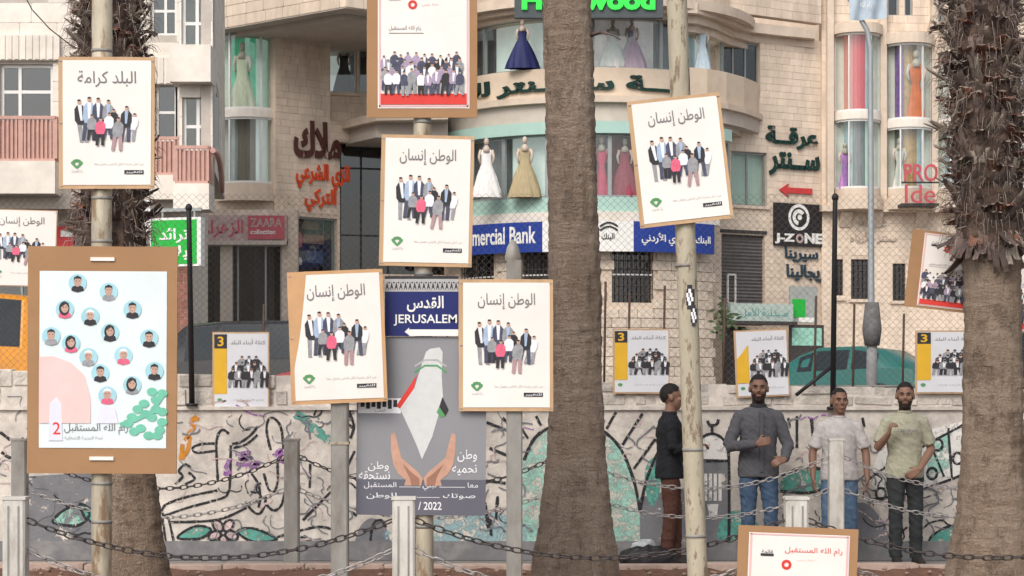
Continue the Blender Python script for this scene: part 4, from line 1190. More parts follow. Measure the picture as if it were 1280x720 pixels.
mannequin(878, 28, 88, 58.0, 20, gown('pale_blue_gown', (0.45, 0.55, 0.62)), 'mannequin in pale blue gown at the curved window edge')
mannequin(608, 172, 247, DL + .1, 36, gown('bright_white_gown', (0.80, 0.78, 0.76)), 'mannequin in full white bridal gown before dark curtain')
mannequin(656, 170, 247, DL, 40, gown('gold_gown', (0.42, 0.34, 0.20)), 'mannequin in gold and cream gown before white backdrop')
mannequin(752, 170, 247, DL, 18, gown('pink_gown', (0.60, 0.06, 0.14)), 'mannequin in narrow pink gown in lower curved window')
mannequin(781, 172, 247, DL + .05, 38, gown('wine_gown', (0.30, 0.05, 0.08)), 'mannequin in wine red gown in lower curved window')
mannequin(430, 54, 117, 60.9, 27, mat('black_gown', (0.012, 0.012, 0.018), .6, .2, 5), 'mannequin in black gown in white framed window under the overhang', group=None)
mannequin(303, 52, 139, 58.3, 34, gown('cream_gown', (0.66, 0.64, 0.50)), 'mannequin in cream bridal gown in the green bow window')
mannequin(1145, 62, 151, 61.32, 22, m_oran, 'mannequin in orange gown in upper bow window above PRO letters')
mannequin(1124, 172, 237, 61.4, 16, gown('ivory_gown', (0.66, 0.6, 0.56)), 'mannequin in ivory gown in lower bow window above PRO letters')
mannequin(915, 58, 124, 60.9, 14, gown('red_gown', (0.45, 0.04, 0.05)), 'mannequin in red gown in dark window right of curved drum')
mannequin(937, 58, 124, 61.1, 16, gown('teal_gown', (0.06, 0.30, 0.30)), 'mannequin in teal gown in dark window right of curved drum')
mannequin(1056, 178, 237, 61.25, 14, gown('lilac_gown', (0.45, 0.20, 0.50)), 'mannequin in lilac gown in lower bow window behind lamp pole')

# ================================================================ election posters
PD = {}
class Sheet:
    """places print on a sheet: u, v run 0..1 from its top left corner; local x right, z up, front at -y"""
    def __init__(s, x0, x1, z0, z1, y): s.a = (x0, x1, z0, z1); s.y = y
    def p(s, u, v): return (s.a[0] + (s.a[1] - s.a[0]) * u, s.a[3] - (s.a[3] - s.a[2]) * v)
    def w(s): return s.a[1] - s.a[0]
    def h(s): return s.a[3] - s.a[2]
    def text(s, mb, tx, u0, u1, v0, v1, mi=0, bold=0.0, dy=.0015):
        a, b = s.p(u0, v1), s.p(u1, v0)
        put_text(mb, tx, a[0], b[0], a[1], b[1], s.y - dy, mi, bold)
    def rect(s, mb, u0, u1, v0, v1, mi=0, dy=.0012):
        a, b = s.p(u0, v1), s.p(u1, v0)
        mb.poly([(a[0], a[1]), (b[0], a[1]), (b[0], b[1]), (a[0], b[1])], s.y - dy, mi)
    def shape(s, mb, pts, mi=0, dy=.0012): mb.poly([s.p(*q) for q in pts], s.y - dy, mi)
    def disc(s, mb, u, v, r, mi=0, dy=.0012, ry=1.0, n=18, r0=0):
        c = s.p(u, v); k = r * s.w()
        if r0:
            for i in range(n):
                b, d = 2 * math.pi * i / n, 2 * math.pi * (i + 1) / n
                mb.add([(c[0] + k * q * math.cos(e), s.y - dy, c[1] + k * q * math.sin(e)) for q, e in ((r0, b), (1, b), (1, d), (r0, d))], [(0, 1, 2, 3)], mi)
        else:
            mb.poly([(c[0] + k * math.cos(2 * math.pi * i / n), c[1] + k * ry * math.sin(2 * math.pi * i / n)) for i in range(n)], s.y - dy, mi)
def figure(sh, mb, u, v, hgt, top, leg, skin, rnd, head=.08, wid=.037, dy=.0012, shirt=None, lean=None):
    """a small printed standing person: u centre, v feet, hgt in sheet heights"""
    w_ = wid * (hgt / .22); ln = random.uniform(-.5, .5) if lean is None else lean / w_; st = random.uniform(.6, 1.35)
    x = lambda k, h=0: u + (k + ln * (h - .5)) * w_
    y = lambda k: v - hgt * k
    for a, b in ((-.62, -st), (.62, st * .8)):
        sh.shape(mb, [(x(a - .52, .5), y(.5)), (x(a + .52, .5), y(.5)), (x(b + .38, .03), y(.02)), (x(b + .55, .0), y(.0)), (x(b - .42, 0), y(.0))], leg, dy)
    sh.shape(mb, [(x(-.95, .40), y(.40)), (x(-1.45, .55), y(.50)), (x(-1.3, .76), y(.76)), (x(-.55, .86), y(.86)), (x(.55, .86), y(.86)), (x(1.3, .76), y(.76)), (x(1.4, .55), y(.56)), (x(.95, .40), y(.40))], top, dy + .0002)
    if shirt is not None: sh.shape(mb, [(x(-.45, .86), y(.86)), (x(.45, .86), y(.86)), (x(.2, .5), y(.5)), (x(-.25, .5), y(.5))], shirt, dy + .0004)
    sh.disc(mb, x(0, .93), y(.925), w_ * .46, skin, dy + .0005, 1.3, 10)
    sh.disc(mb, x(0, .96), y(.965), w_ * .42, rnd, dy + .0007, .55, 10)
PRM = [m_ink, m_pwhite, m_pnavy, m_pblue, m_ppink, m_pskin, m_pbrown, m_pgrey, m_pmauve, m_pgreen, m_pred]
def board(name, label, px, py0, py1, wpx, D, tilt, group, bm, thick=.012, rim=.0):
    s_ = D / F
    p = P(px, py1, D); W = wpx * s_; H = (py1 - py0) * s_
    t = thing(name, label, 'poster', p, group, world=False, rot=(0, R(tilt), 0))
    mb = MB(); n = 10
    for y in (0, thick):
        for j in range(n + 1):
            for i in range(n + 1):
                e = .0022 * noise.noise(Vector((i * .9 + px, j * .9, 0)))
                mb.v.append((-W / 2 + W * i / n + (e if i in (0, n) else 0), y, H * j / n + (e if j in (0, n) else 0)))
    k = (n + 1) ** 2
    for j in range(n):
        for i in range(n):
            a = j * (n + 1) + i
            mb.f += [(a, a + 1, a + n + 2, a + n + 1), (a + k + n + 1, a + k + n + 2, a + k + 1, a + k)]; mb.m += [0, 0]; mb.sm += [False, False]
    edge = [i for i in range(n + 1)] + [j * (n + 1) + n for j in range(1, n + 1)] + [n * (n + 1) + i for i in range(n - 1, -1, -1)] + [j * (n + 1) for j in range(n - 1, 0, -1)]
    for a, b in zip(edge, edge[1:] + edge[:1]):
        mb.f.append((a, a + k, b + k, b)); mb.m.append(0); mb.sm.append(False)
    mb.build('board', bm, t)
    return t, W, H
def sheet(t, x0, x1, z0, z1, m, warp=.004, name='paper', fold=None):
    """paper slightly buckled off its board"""
    mb = MB(); n = 10; k = 12; sd_ = random.random() * 50
    for j in range(k + 1):
        for i in range(n + 1):
            u, v = i / n, j / k
            yy = -.003 - warp * .25 * (1 + noise.noise(Vector((u * 2.2 + sd_, v * 2.6, 0)))) * math.sin(math.pi * min(1, max(0, u))) ** .5
            cut = fold[0] * max(0, (v - fold[1]) / (1 - fold[1])) ** .7 if fold else 0
            mb.v.append((x0 + (x1 - x0) * (cut + (1 - cut) * u), yy - (.003 * max(0, 1 - u * 6) * max(0, v - .5) if fold else 0), z0 + (z1 - z0) * v))
    for j in range(k):
        for i in range(n):
            a = j * (n + 1) + i
            mb.f.append((a, a + 1, a + n + 2, a + n + 1)); mb.m.append(0); mb.sm.append(True)
    mb.build(name, m, t)
    return Sheet(x0, x1, z0, z1, -.003 - warp * .5 - .001)
G_WHITE = 'white group portrait posters'
# head column and row, feet column and row, coat, trousers, shirt front
FIGS = [(.225, .335, .29, .66, 0, 7, 1), (.335, .315, .335, .645, 3, 2, 1), (.425, .32, .43, .62, 2, 2, 1), (.53, .335, .52, .60, 7, 2, 3), (.80, .44, .74, .65, 1, 7, None), (.715, .385, .70, .655, 0, 2, 3), (.585, .405, .57, .58, 0, 0, None), (.365, .45, .36, .64, 7, 0, None), (.54, .435, .525, .635, 1, 2, None), (.635, .475, .615, .725, 7, 6, None), (.455, .475, .445, .685, 4, 0, None)]
def white_poster(label, title, px, py0, py1, wpx, D, tilt=0, rim=.045, fold=None, bm=None, scale=1.0):
    t, W, H = board('campaign_poster', label, px, py0, py1, wpx, D, tilt, G_WHITE, bm or m_wood)
    r = rim * W
    sh = sheet(t, -W / 2 + r, W / 2 - r * .8, r * .9, H - r * .8, m_paper, fold=fold)
    mb = MB(); sh.text(mb, title, .17, .83, .085, .215, 0, .004); mb.build('lettering', m_inkgrey, t)
    mb = MB()
    for i, (u, v, uf, vf, tp, lg, s2) in enumerate(FIGS): figure(sh, mb, .5 + ((u + uf) / 2 - .51) * 1.12, vf, (vf - v) / .93, tp, lg, 5, 0, wid=.036 * (.26 / (vf - v)) ** .5, dy=.0012 + i * .0009, shirt=s2, lean=u - uf)
    mb.build('group_print', PRM, t)
    mb = MB()
    for a in (-1.15, -.5, 0, .5, 1.15):
        c = (.16 + .05 * math.sin(a), .835 - .03 * math.cos(a))
        sh.disc(mb, c[0], c[1], .024, 0, .0012, .8, 8)
    sh.shape(mb, [(.10, .835), (.13, .825), (.16, .85), (.19, .825), (.22, .835), (.17, .868), (.15, .868)], 0, .0016)
    sh.text(mb, 'راية الخضراء', .10, .23, .875, .905, 1)
    mb.build('emblem', [m_pgreen, m_inkpale], t)
    mb = MB(); sh.text(mb, 'من أجل مدينة لكل الناس نعمل معا', .36, .92, .815, .845, 0); sh.rect(mb, .70, .92, .882, .915, 1); sh.text(mb, 'للتغيير', .715, .905, .886, .911, 2, .01, .0018)
    mb.build('small_print', [m_inkpale, m_ink, m_pwhite], t)
    for (a, b) in ((-1, .02), (1, .02), (-1, .97), (1, .97), (-1, .5)):
        MB().box(a * W * .475 - .01, a * W * .475 + .01, -.006, -.0005, H * b - .002, H * b + .002).build('staple', m_grey_alu, t)
    A_, B_ = random.uniform(-.012, .012), random.uniform(.006, .016)
    for c in t.children:
        for v in c.data.vertices:
            uu, vv = v.co.x / W * 2, v.co.z / H * 2 - 1
            v.co.y += A_ * uu * vv + B_ * uu * uu * (.6 + .4 * vv)
    return t
W1 = 'الوطن إنسان'
white_poster('white poster of a standing group hung above the cardboard portrait board', 'البلد كرامة', 133, 71, 236, 120, 13.955)
white_poster('white poster of a standing group hanging directly below the red banded crowd poster', W1, 531.5, 169, 333, 116, 14.81, 1.2)
white_poster('white poster of a standing group with its upper corner torn off to bare board', W1, 424.5, 338, 504, 120, 14.66, -2.2, fold=(.17, .30), bm=mat('orange_board', (0.56, 0.33, 0.17), .8, .08, 6))
white_poster('white poster of a standing group fixed to grey square post beside palm trunk', W1, 632.5, 349, 514, 118, 14.765)
white_poster('white poster of a standing group tilted on the peeling pole', W1, 859, 120, 279, 117, 13.755, -6.3)
white_poster('smaller white poster of a standing group on fence below stone balcony', W1, 25, 262, 358, 88, 20.92, 1.5, rim=.015)

def crowd(sh, mb, v0, v1, rows, n, cols, seed, hgt=.17):
    rg = random.Random(seed); k = 0
    for r in range(rows):
        v = v0 + (v1 - v0) * r / max(1, rows - 1)
        for i in range(n):
            u = .07 + .86 * (i + .5 * (r % 2) + .3 * rg.random()) / n
            figure(sh, mb, min(.94, u), v + rg.uniform(-.01, .01), hgt * rg.uniform(.9, 1.1), rg.choice(cols), rg.choice((0, 2, 7)), 5 if rg.random() < .75 else 7, 0, wid=.046, dy=.0012 + k * .00035, shirt=1 if rg.random() < .3 else None)
            k += 1
def red_poster(label, px, py0, py1, wpx, D, tilt, paper=(.1, .93, .02, .96), bottom=True, bm=None, hdr=0.0, ch=.2, cv=(.72, .905)):
    t, W, H = board('campaign_poster', label, px, py0, py1, wpx, D, tilt, 'red banded crowd posters', bm or m_card, .014)
    x0, x1 = -W / 2 + paper[0] * W, -W / 2 + paper[1] * W
    z0, z1 = H - paper[3] * H, H - paper[2] * H
    sh = sheet(t, x0, x1, z0, z1, m_paper)
    mb = MB()
    b = .02
    for q in ((.012, .03, .01, .99), (.97, .988, .01, .99), (.012, .988, .008, .02), (.012, .988, .98, .99)): sh.rect(mb, *q, 0)
    mb.build('rose_border', m_prose, t)
    if bottom:
        mb = MB(); sh.rect(mb, .03, .97, .905, .975, 0, .003); mb.build('red_band', m_pred, t)
        mb = MB(); crowd(sh, mb, cv[0], cv[1], 4, 10, (2, 2, 8, 7, 1, 0, 0, 2, 8), len(label), ch); mb.build('crowd_print', PRM, t)
        mb = MB(); sh.text(mb, 'رام الله المستقبل', .12, .47, .40 + hdr * .5, .44 + hdr * .5, 0); sh.rect(mb, .12, .50, .447 + hdr * .5, .451 + hdr * .5, 0); mb.build('lettering', m_inkgrey, t)
    mb = MB(); sh.text(mb, 'رام الله المستقبل', .36, .93, .07 + hdr, .15 + hdr, 0, .0); mb.build('red_lettering', m_pred, t)
    mb = MB(); sh.disc(mb, .38, .20 + hdr + (.05 if hdr == .06 else 0), .05, 0, r0=.45); mb.build('round_emblem', m_pred, t)
    mb = MB(); sh.text(mb, 'معا نبني', .48, .66, .188 + hdr, .212 + hdr, 0); sh.rect(mb, .12, .25, .145 + hdr, .17 + hdr, 1); sh.text(mb, 'قائمة', .13, .24, .105 + hdr, .14 + hdr, 1)
    mb.build('small_print', [m_prose, m_ink], t)
    return t
red_poster('red banded crowd poster on brown board at top of tan pole', 527.5, -62, 147, 138, 14.82, 0, (.1, .93, .02, .945), hdr=.13, ch=.16, cv=(.80, .915))
red_poster('tilted red banded crowd poster half hidden by shaggy palm skirt', 1178, 291, 388, 96, 16.18, 6.5, (.16, .98, .03, .97), bm=m_card)
t = red_poster('plain brown board holding red lettered poster low in front of the chain posts', 993, 659, 797, 150, 13.79, 2.2, (.09, .93, .06, .97), bottom=True, hdr=.06, ch=.22, cv=(.74, .9))
red_poster('red banded crowd poster on fence behind the shaggy palm trunk', 1301, 312, 416, 76, 20.92, 0, (.03, .97, .02, .98))
# staples on the cardboard boards
def yellow_poster(label, px, py0, py1, wpx, tilt=0, fold=None):
    D = 20.8
    t, W, H = board('campaign_poster', label, px, py0, py1, wpx, D, tilt, 'yellow striped posters on the fence', m_wood, .01)
    sh = sheet(t, -W / 2 + .02, W / 2 - .012, .015, H - .015, mat('cool_white_paper', (0.66, 0.665, 0.70), .5, .04, 3), fold=fold, warp=.008 if fold else .003)
    mb = MB(); sh.shape(mb, [(0, .2), (.235, .2), (.235, .8), (0, .8)] if not fold else [(0, .42), (.10, .34), (.235, .2), (.235, .8), (0, .8)], 0, .0015)
    if not fold: sh.rect(mb, 0, .235, .01, .2, 1, .0016)
    mb.build('yellow_stripe', [m_pyellow, m_ink], t)
    if not fold:
        mb = MB(); sh.text(mb, '3', .06, .175, .04, .17, 0, .02, .0022); mb.build('numeral', m_pyellow, t)
    mb = MB(); sh.text(mb, 'كتلة أبناء البلد', .30, .95, .075, .155, 0, .004); mb.build('lettering', m_inkgrey, t)
    mb = MB()
    k = 0
    for r, (n, v, u0, u1) in enumerate(((3, .55, .52, .78), (5, .63, .40, .88), (6, .715, .34, .94))):
        for i in range(n):
            figure(sh, mb, u0 + (u1 - u0) * i / (n - 1), v, .25, 0 if (i + r) % 3 else 7, 0 if i % 2 else 7, 7 if i % 3 else 5, 0, wid=.055, dy=.0012 + k * .0006, shirt=1 if (i + r) % 2 else None); k += 1
    mb.build('group_print', PRM, t)
    mb = MB(); sh.text(mb, 'نعم لأبناء البلد', .35, .92, .86, .90, 0); sh.disc(mb, .10, .88, .045, 1, ry=.7); mb.build('small_print', [m_inkpale, m_pgreen], t)
    return t
yellow_poster('yellow striped poster numbered 3 on fence between cardboard board and torn poster', 301, 415, 513, 71)
yellow_poster('yellow striped poster numbered 3 on fence between palm and peeling pole', 801.5, 411, 492, 71)
yellow_poster('yellow striped poster with folded numberless corner above the grey shirted man', 954, 412, 496, 67, -2.5, fold=(.0, .8))
yellow_poster('yellow striped poster numbered 3 on fence under the tilted red poster', 1182, 413, 492, 76)

# big cardboard board with round portraits
D = 13.955; s_ = D / F
t, W, H = board('campaign_poster', 'large brown cardboard board with round portraits on pale blue sheet', 127, 308, 592, 187, D, .3, None, m_card, .02)
sh = sheet(t, -W / 2 + 15 * s_, W / 2 - 13 * s_, 32 * s_, H - 31 * s_, m_paperb, .008)
q = lambda x, y: ((x - 48) / 160, (y - 339) / 222)
cm_pale = mat('portrait_disc', (0.36, 0.62, 0.70), .55, .08, 4)
cm_wash = mat('white_wash', (0.80, 0.82, 0.80), .55, .03, 3)
cm_pink = mat('pale_rose_arch', (0.80, 0.55, 0.53), .55, .06, 5)
cm_lilac = mat('pale_lilac', (0.70, 0.70, 0.80), .55, .05, 5)
cm_leaf = mat('leaf_green_print', (0.16, 0.50, 0.36), .55, .12, 8)
mb = MB()
sh.shape(mb, [q(48, 447), q(66, 446), q(88, 454), q(105, 470), q(113, 500), q(113, 530), q(48, 530)], 0, .0012)
sh.shape(mb, [q(60, 552), q(62, 505), q(70, 497), q(76, 505), q(78, 552)], 1, .0014)
sh.shape(mb, [q(120, 530), q(124, 512), q(134, 506), q(144, 512), q(148, 530)], 1, .0014)
mb.build('arch_print', [cm_pink, cm_lilac, cm_wash], t)
mb = MB()
for (x, y) in ((195, 500), (180, 505), (165, 522), (190, 522), (176, 536), (200, 538), (203, 515), (172, 512), (186, 545), (203, 492), (160, 530), (168, 540), (190, 490), (197, 545), (182, 518), (195, 512), (203, 528)):
    sh.disc(mb, *q(x, y), .042, 0, .0013 + .0001 * (x % 7), .8, 10)
mb.ribbon([sh.p(*q(150, 532)), sh.p(*q(170, 525)), sh.p(*q(190, 515)), sh.p(*q(206, 490))], .03, sh.y - .0022, 0)
mb.build('leaf_print', cm_leaf, t)
mb = MB()
FACES = [(96, 354), (135, 365), (80, 387), (112, 396), (165, 387), (63, 421), (88, 430), (137, 416), (186, 423), (110, 447), (154, 445), (125, 467), (193, 464), (165, 482), (134, 495)]
for i, (x, y) in enumerate(FACES):
    u, v = q(x, y); fem = i in (2, 6, 7, 13)
    sh.disc(mb, u, v, .072, 0, .0015, n=20)
    # clipped shoulders, neck, head and hair
    sh.shape(mb, [(u - .05, v + .043), (u - .043, v + .022), (u - .012, v + .012), (u + .012, v + .012), (u + .043, v + .022), (u + .05, v + .043), (u, v + .053)], (2, 3, 4, 2)[i % 4], .0019)
    if fem: sh.disc(mb, u - .004, v - .004, .042, 2, .0021, 1.35, 14)
    sh.disc(mb, u, v - .008, .030, 1, .0024, 1.35, 14)
    if not fem: sh.shape(mb, [(u - .031, v - .012), (u - .028, v - .032), (u, v - .042), (u + .028, v - .032), (u + .031, v - .012), (u + .02, v - .024), (u - .02, v - .024)], 5 if i in (3, 9, 10, 14) else 2, .0027)
    if fem: sh.shape(mb, [(u - .034, v - .008), (u - .03, v - .034), (u, v - .046), (u + .03, v - .034), (u + .034, v - .006), (u + .008, v - .03)], 2, .0027)
    for e in (-.011, .011): sh.disc(mb, u + e, v - .011, .0045, 2, .003, 1, 6)
    sh.rect(mb, u - .01, u + .01, v + .006, v + .0085, 6, .003)
mb.build('portrait_print', [cm_pale, m_pskin, m_ink, m_pgrey, m_ppink, m_pwhite, m_pbrown], t)
mb = MB(); sh.text(mb, 'رام الله المستقبل', .20, .70, .86, .925, 0); sh.text(mb, 'لجنة المدينة الانتخابية', .2, .50, .93, .955, 2); sh.text(mb, '2', .11, .17, .855, .925, 1, .01)
mb.build('lettering', [m_inkgrey, m_pred, m_inkpale], t)
for y in (324, 573):
    MB().box(-15 * s_, 15 * s_, -.012, 0, H - (y - 308) * s_ - .012, H - (y - 308) * s_ + .012).build('strap', m_paper, t)

# grey poster: pale map shape held by two hands
D = 14.82; s_ = D / F
t, W, H = board('campaign_poster', 'grey poster with a pale land shape above two open hands', 526, 421, 644, 162, D, .4, None, m_gpanel, .01)
sh = Sheet(-W / 2, W / 2, 0, H, -.001)
q = lambda x, y: ((x - 445) / 162, (y - 421) / 223)
gm = [m_pwhite, m_gdark, mat('hand_print', (0.52, 0.30, 0.22), .55, .12, 14), mat('hand_shade_print', (0.32, 0.16, 0.11), .55, .1, 14), m_pred, m_ink, m_pgreen]
mb = MB(); sh.rect(mb, 0, 1, .80, 1, 0, .001); mb.build('slate_band', m_gdark, t)
mb = MB()
sh.shape(mb, [q(x, y) for x, y in ((531, 440), (536, 436), (548, 434), (552, 440), (551, 470), (553, 500), (547, 520), (540, 545), (527, 574), (520, 556), (508, 530), (499, 511), (508, 498), (517, 485), (524, 462))], 0, .0014)
sh.shape(mb, [q(x, y) for x, y in ((515, 492), (499, 511), (494, 508), (510, 484), (520, 468))], 1, .0012)
sh.shape(mb, [q(x, y) for x, y in ((552, 496), (560, 512), (556, 520), (548, 508))], 2, .0016)
sh.shape(mb, [q(x, y) for x, y in ((548, 508), (556, 520), (550, 522), (545, 515))], 3, .0017)
for y in (452, 459): mb.ribbon([sh.p(*q(517, y + 6)), sh.p(*q(530, y - 2)), sh.p(*q(545, y - 2)), sh.p(*q(557, y + 6))], .014, sh.y - .002, 3 if y == 459 else 4)
mb.build('map_print', [mat('print_soft_white', (0.60, 0.61, 0.61), .55, .05, 20), m_pred, m_ink, m_pgreen, m_inkpale], t)
mb = MB()
hand = [(488, 543), (493, 541), (497, 556), (501, 572), (510, 580), (522, 590), (528, 598), (526, 607), (505, 607), (507, 600), (497, 592), (491, 580), (488, 562)]
for pts, mi in ((hand, 0), ([(503, 580), (516, 592), (524, 598), (524, 607), (514, 607), (512, 598)], 1)):
    sh.shape(mb, [q(x, y) for x, y in pts], mi, .0014 + .0003 * mi)
    sh.shape(mb, [q(2 * 527.5 - x + 2, y) for x, y in pts], mi, .0016 + .0003 * mi)
mb.build('hands_print', [gm[2], gm[3]], t)
mb = MB()
sh.text(mb, 'وطن', .09, .25, .70 - .0, .755, 0, .006); sh.text(mb, 'نستحقه', .02, .26, .755, .80, 0, .006)
sh.text(mb, 'وطن', .78, .93, .60 + .03, .70, 0, .006); sh.text(mb, 'نحميه', .74, .93, .715, .775, 0, .006)
sh.text(mb, 'معا ـــــــــــ نبني ـــــــــ المستقبل', .06, .94, .815, .86, 0, .0); sh.text(mb, 'صوتك ـــــــــــ للوطن', .08, .92, .875, .91, 0, .0); sh.text(mb, '/ 2022', .48, .66, .925, .97, 0, .01)
mb.build('lettering', m_pwhite, t)
mb = MB(); sh.rect(mb, .01, .34, .345, .43, 0, .001)
for k in range(7): sh.rect(mb, .03 + k * .042, .06 + k * .042, .355, .395 + .01 * (k % 2), 1, .0015)
sh.text(mb, 'انتخب', .14, .22, .405, .425, 1, 0, .0016)
mb.build('emblem_strip', [m_pwhite, m_ink], t)
# road sign to Jerusalem
D = 14.80; s_ = D / F
t = thing('road_sign', 'navy blue road sign with white lettering JERUSALEM and patterned top strip', 'sign', P(527, 420, D), world=False)
W, H = 92 * s_, 75 * s_
MB().prism([(-W / 2, 0), (W / 2, 0), (W / 2, H), (-W / 2, H)], 0, .025).build('panel', m_navy, t)
sh = Sheet(-W / 2, W / 2, 0, H, -.0005)
mb = MB(); sh.rect(mb, 0, 1, .0, .05, 0); sh.rect(mb, .0, 1, .05, .26, 1)
for k in range(16):
    u = (k + .5) / 16
    sh.shape(mb, [(u - .026, .24), (u, .09), (u + .026, .24), (u, .19)], 0, .002)
    sh.disc(mb, u + .03, .11, .012, 0, .002)
mb.build('pattern_strip', [m_ink, m_inkpale], t)
mb = MB(); sh.text(mb, 'القدس', .30, .80, .33, .60, 0, .02); sh.text(mb, 'JERUSALEM', .12, .98, .64, .83, 0, .012)
sh.shape(mb, [(.27, .93), (.33, .86), (.33, .89), (1, .89), (1, 1.0), (.33, 1.0), (.33, .985)], 0)
mb.build('lettering', m_signwhite, t)

# ================================================================ palms
def bark(name, c1, c2, c3):
    """fibrous palm bark: vertical cracks, ring scars, grey weathering"""
    m = bpy.data.materials.new(name); m.use_nodes = True
    N, L = m.node_tree.nodes, m.node_tree.links
    b = N['Principled BSDF']; b.inputs['Roughness'].default_value = .95; b.inputs['Specular IOR Level'].default_value = .15
    geo = N.new('ShaderNodeNewGeometry')
    def nz(scale, st, det=8, ro=.7):
        vm = N.new('ShaderNodeVectorMath'); vm.operation = 'MULTIPLY'; vm.inputs[1].default_value = st
        L.new(geo.outputs['Position'], vm.inputs[0])
        n = N.new('ShaderNodeTexNoise'); n.inputs['Scale'].default_value = scale; n.inputs['Detail'].default_value = det; n.inputs['Roughness'].default_value = ro
        L.new(vm.outputs[0], n.inputs['Vector']); return n.outputs[0]
    def ramp(v, a, b_, lo=0., hi=1.):
        r = N.new('ShaderNodeMapRange'); r.inputs[1].default_value = a; r.inputs[2].default_value = b_; r.inputs[3].default_value = lo; r.inputs[4].default_value = hi
        L.new(v, r.inputs[0]); return r.outputs[0]
    def mix(f, a, b_):
        x = N.new('ShaderNodeMix'); x.data_type = 'RGBA'; L.new(f, x.inputs[0])
        for k, q in ((6, a), (7, b_)):
            if isinstance(q, tuple): x.inputs[k].default_value = (*q, 1)
            else: L.new(q, x.inputs[k])
        return x.outputs[2]
    big = nz(2.2, (1, 1, .5)); ver = nz(22, (1, 1, .16)); rings = nz(14, (.5, .5, 1.5)); fine = nz(70, (1, 1, .7))
    c = mix(ramp(big, .42, .58), c1, c2)
    blot = nz(5, (1, 1, .7)); c = mix(ramp(blot, .52, .62, 0, .7), c, tuple(q * .5 for q in c1))
    c = mix(ramp(rings, .52, .66, 0, .55), c, c3)
    c = mix(ramp(ver, .58, .70, 0, .55), c, tuple(q * .28 for q in c1))
    sp = nz(9, (1, 1, .35)); c = mix(ramp(sp, .60, .70, 0, .75), c, tuple(q * .35 for q in c1))
    c = mix(ramp(fine, .5, .7, 0, .3), c, tuple(min(1, q * 1.9) for q in c3))
    L.new(c, b.inputs['Base Color'])
    ad = N.new('ShaderNodeMath'); ad.operation = 'ADD'; L.new(ramp(ver, .4, .65, 1, 0), ad.inputs[0]); L.new(ramp(rings, .4, .6, 0, .8), ad.inputs[1])
    ad2 = N.new('ShaderNodeMath'); ad2.operation = 'ADD'; L.new(ad.outputs[0], ad2.inputs[0]); L.new(ramp(fine, .3, .7, 0, .7), ad2.inputs[1])
    bp = N.new('ShaderNodeBump'); bp.inputs['Strength'].default_value = 1; bp.inputs['Distance'].default_value = .02
    L.new(ad2.outputs[0], bp.inputs['Height']); L.new(bp.outputs[0], b.inputs['Normal'])
    return m
m_bark = bark('palm_bark', (0.36, 0.27, 0.205), (0.46, 0.36, 0.285), (0.48, 0.385, 0.31))
m_bark2 = bark('palm_bark_brown', (0.36, 0.265, 0.195), (0.44, 0.34, 0.26), (0.47, 0.37, 0.29))
BM = [mat('leaf_base_dark', (0.115, 0.084, 0.074), .9, .4, 9, .4, rnd=.45), mat('leaf_base_red', (0.20, 0.095, 0.065), .9, .3, 9, .4, rnd=.3), mat('leaf_base_pale', (0.27, 0.225, 0.185), .9, .25, 9, .4, rnd=.25)]
def trunk(parent, prof, D, m, seed, seg=44, rough=1.0):
    """prof: (image column of the axis, image row, width in pixels)"""
    mb = MB(); rows = []
    zs = []
    pr = sorted([(P(a, b, D), c * D / F / 2) for a, b, c in prof], key=lambda q: q[0].z)
    z = pr[0][0].z
    while z < pr[-1][0].z:
        for i in range(len(pr) - 1):
            if pr[i][0].z <= z <= pr[i + 1][0].z:
                t = (z - pr[i][0].z) / (pr[i + 1][0].z - pr[i][0].z)
                t2 = t * t * (3 - 2 * t) * .5 + t * .5
                zs.append((z, pr[i][0].x + (pr[i + 1][0].x - pr[i][0].x) * t, pr[i][1] + (pr[i + 1][1] - pr[i][1]) * t2)); break
        z += .022
    for (z, cx, r) in zs:
        for k in range(seg):
            a = 2 * math.pi * k / seg
            v = Vector((math.cos(a), math.sin(a), 0))
            n1 = noise.noise(Vector((v.x * 1.6, v.y * 1.6, z * 1.4 + seed)))
            n2 = noise.noise(Vector((v.x * 7, v.y * 7, z * 3.5 + seed)))
            n3 = noise.noise(Vector((v.x * 16, v.y * 16, z * 22 + seed)))
            scar = ((z * 9 + .25 * n1 + .1 * n2) % 1.0)
            rr = r * (1 + .035 * n1) + rough * (.010 * n2 + .006 * n3 + .006 * (scar - .5))
            fis = noise.noise(Vector((v.x * 6, v.y * 6, z * .7 + seed * 2)))
            if fis > .42: rr -= .05 * (fis - .42) * rough
            mb.v.append((cx + rr * v.x, D + rr * v.y, z))
    for j in range(len(zs) - 1):
        for k in range(seg):
            a, b = j * seg + k, j * seg + (k + 1) % seg
            mb.f.append((a, b, b + seg, a + seg)); mb.m.append(0); mb.sm.append(True)
    mb.build('trunk', m, parent)
    return zs
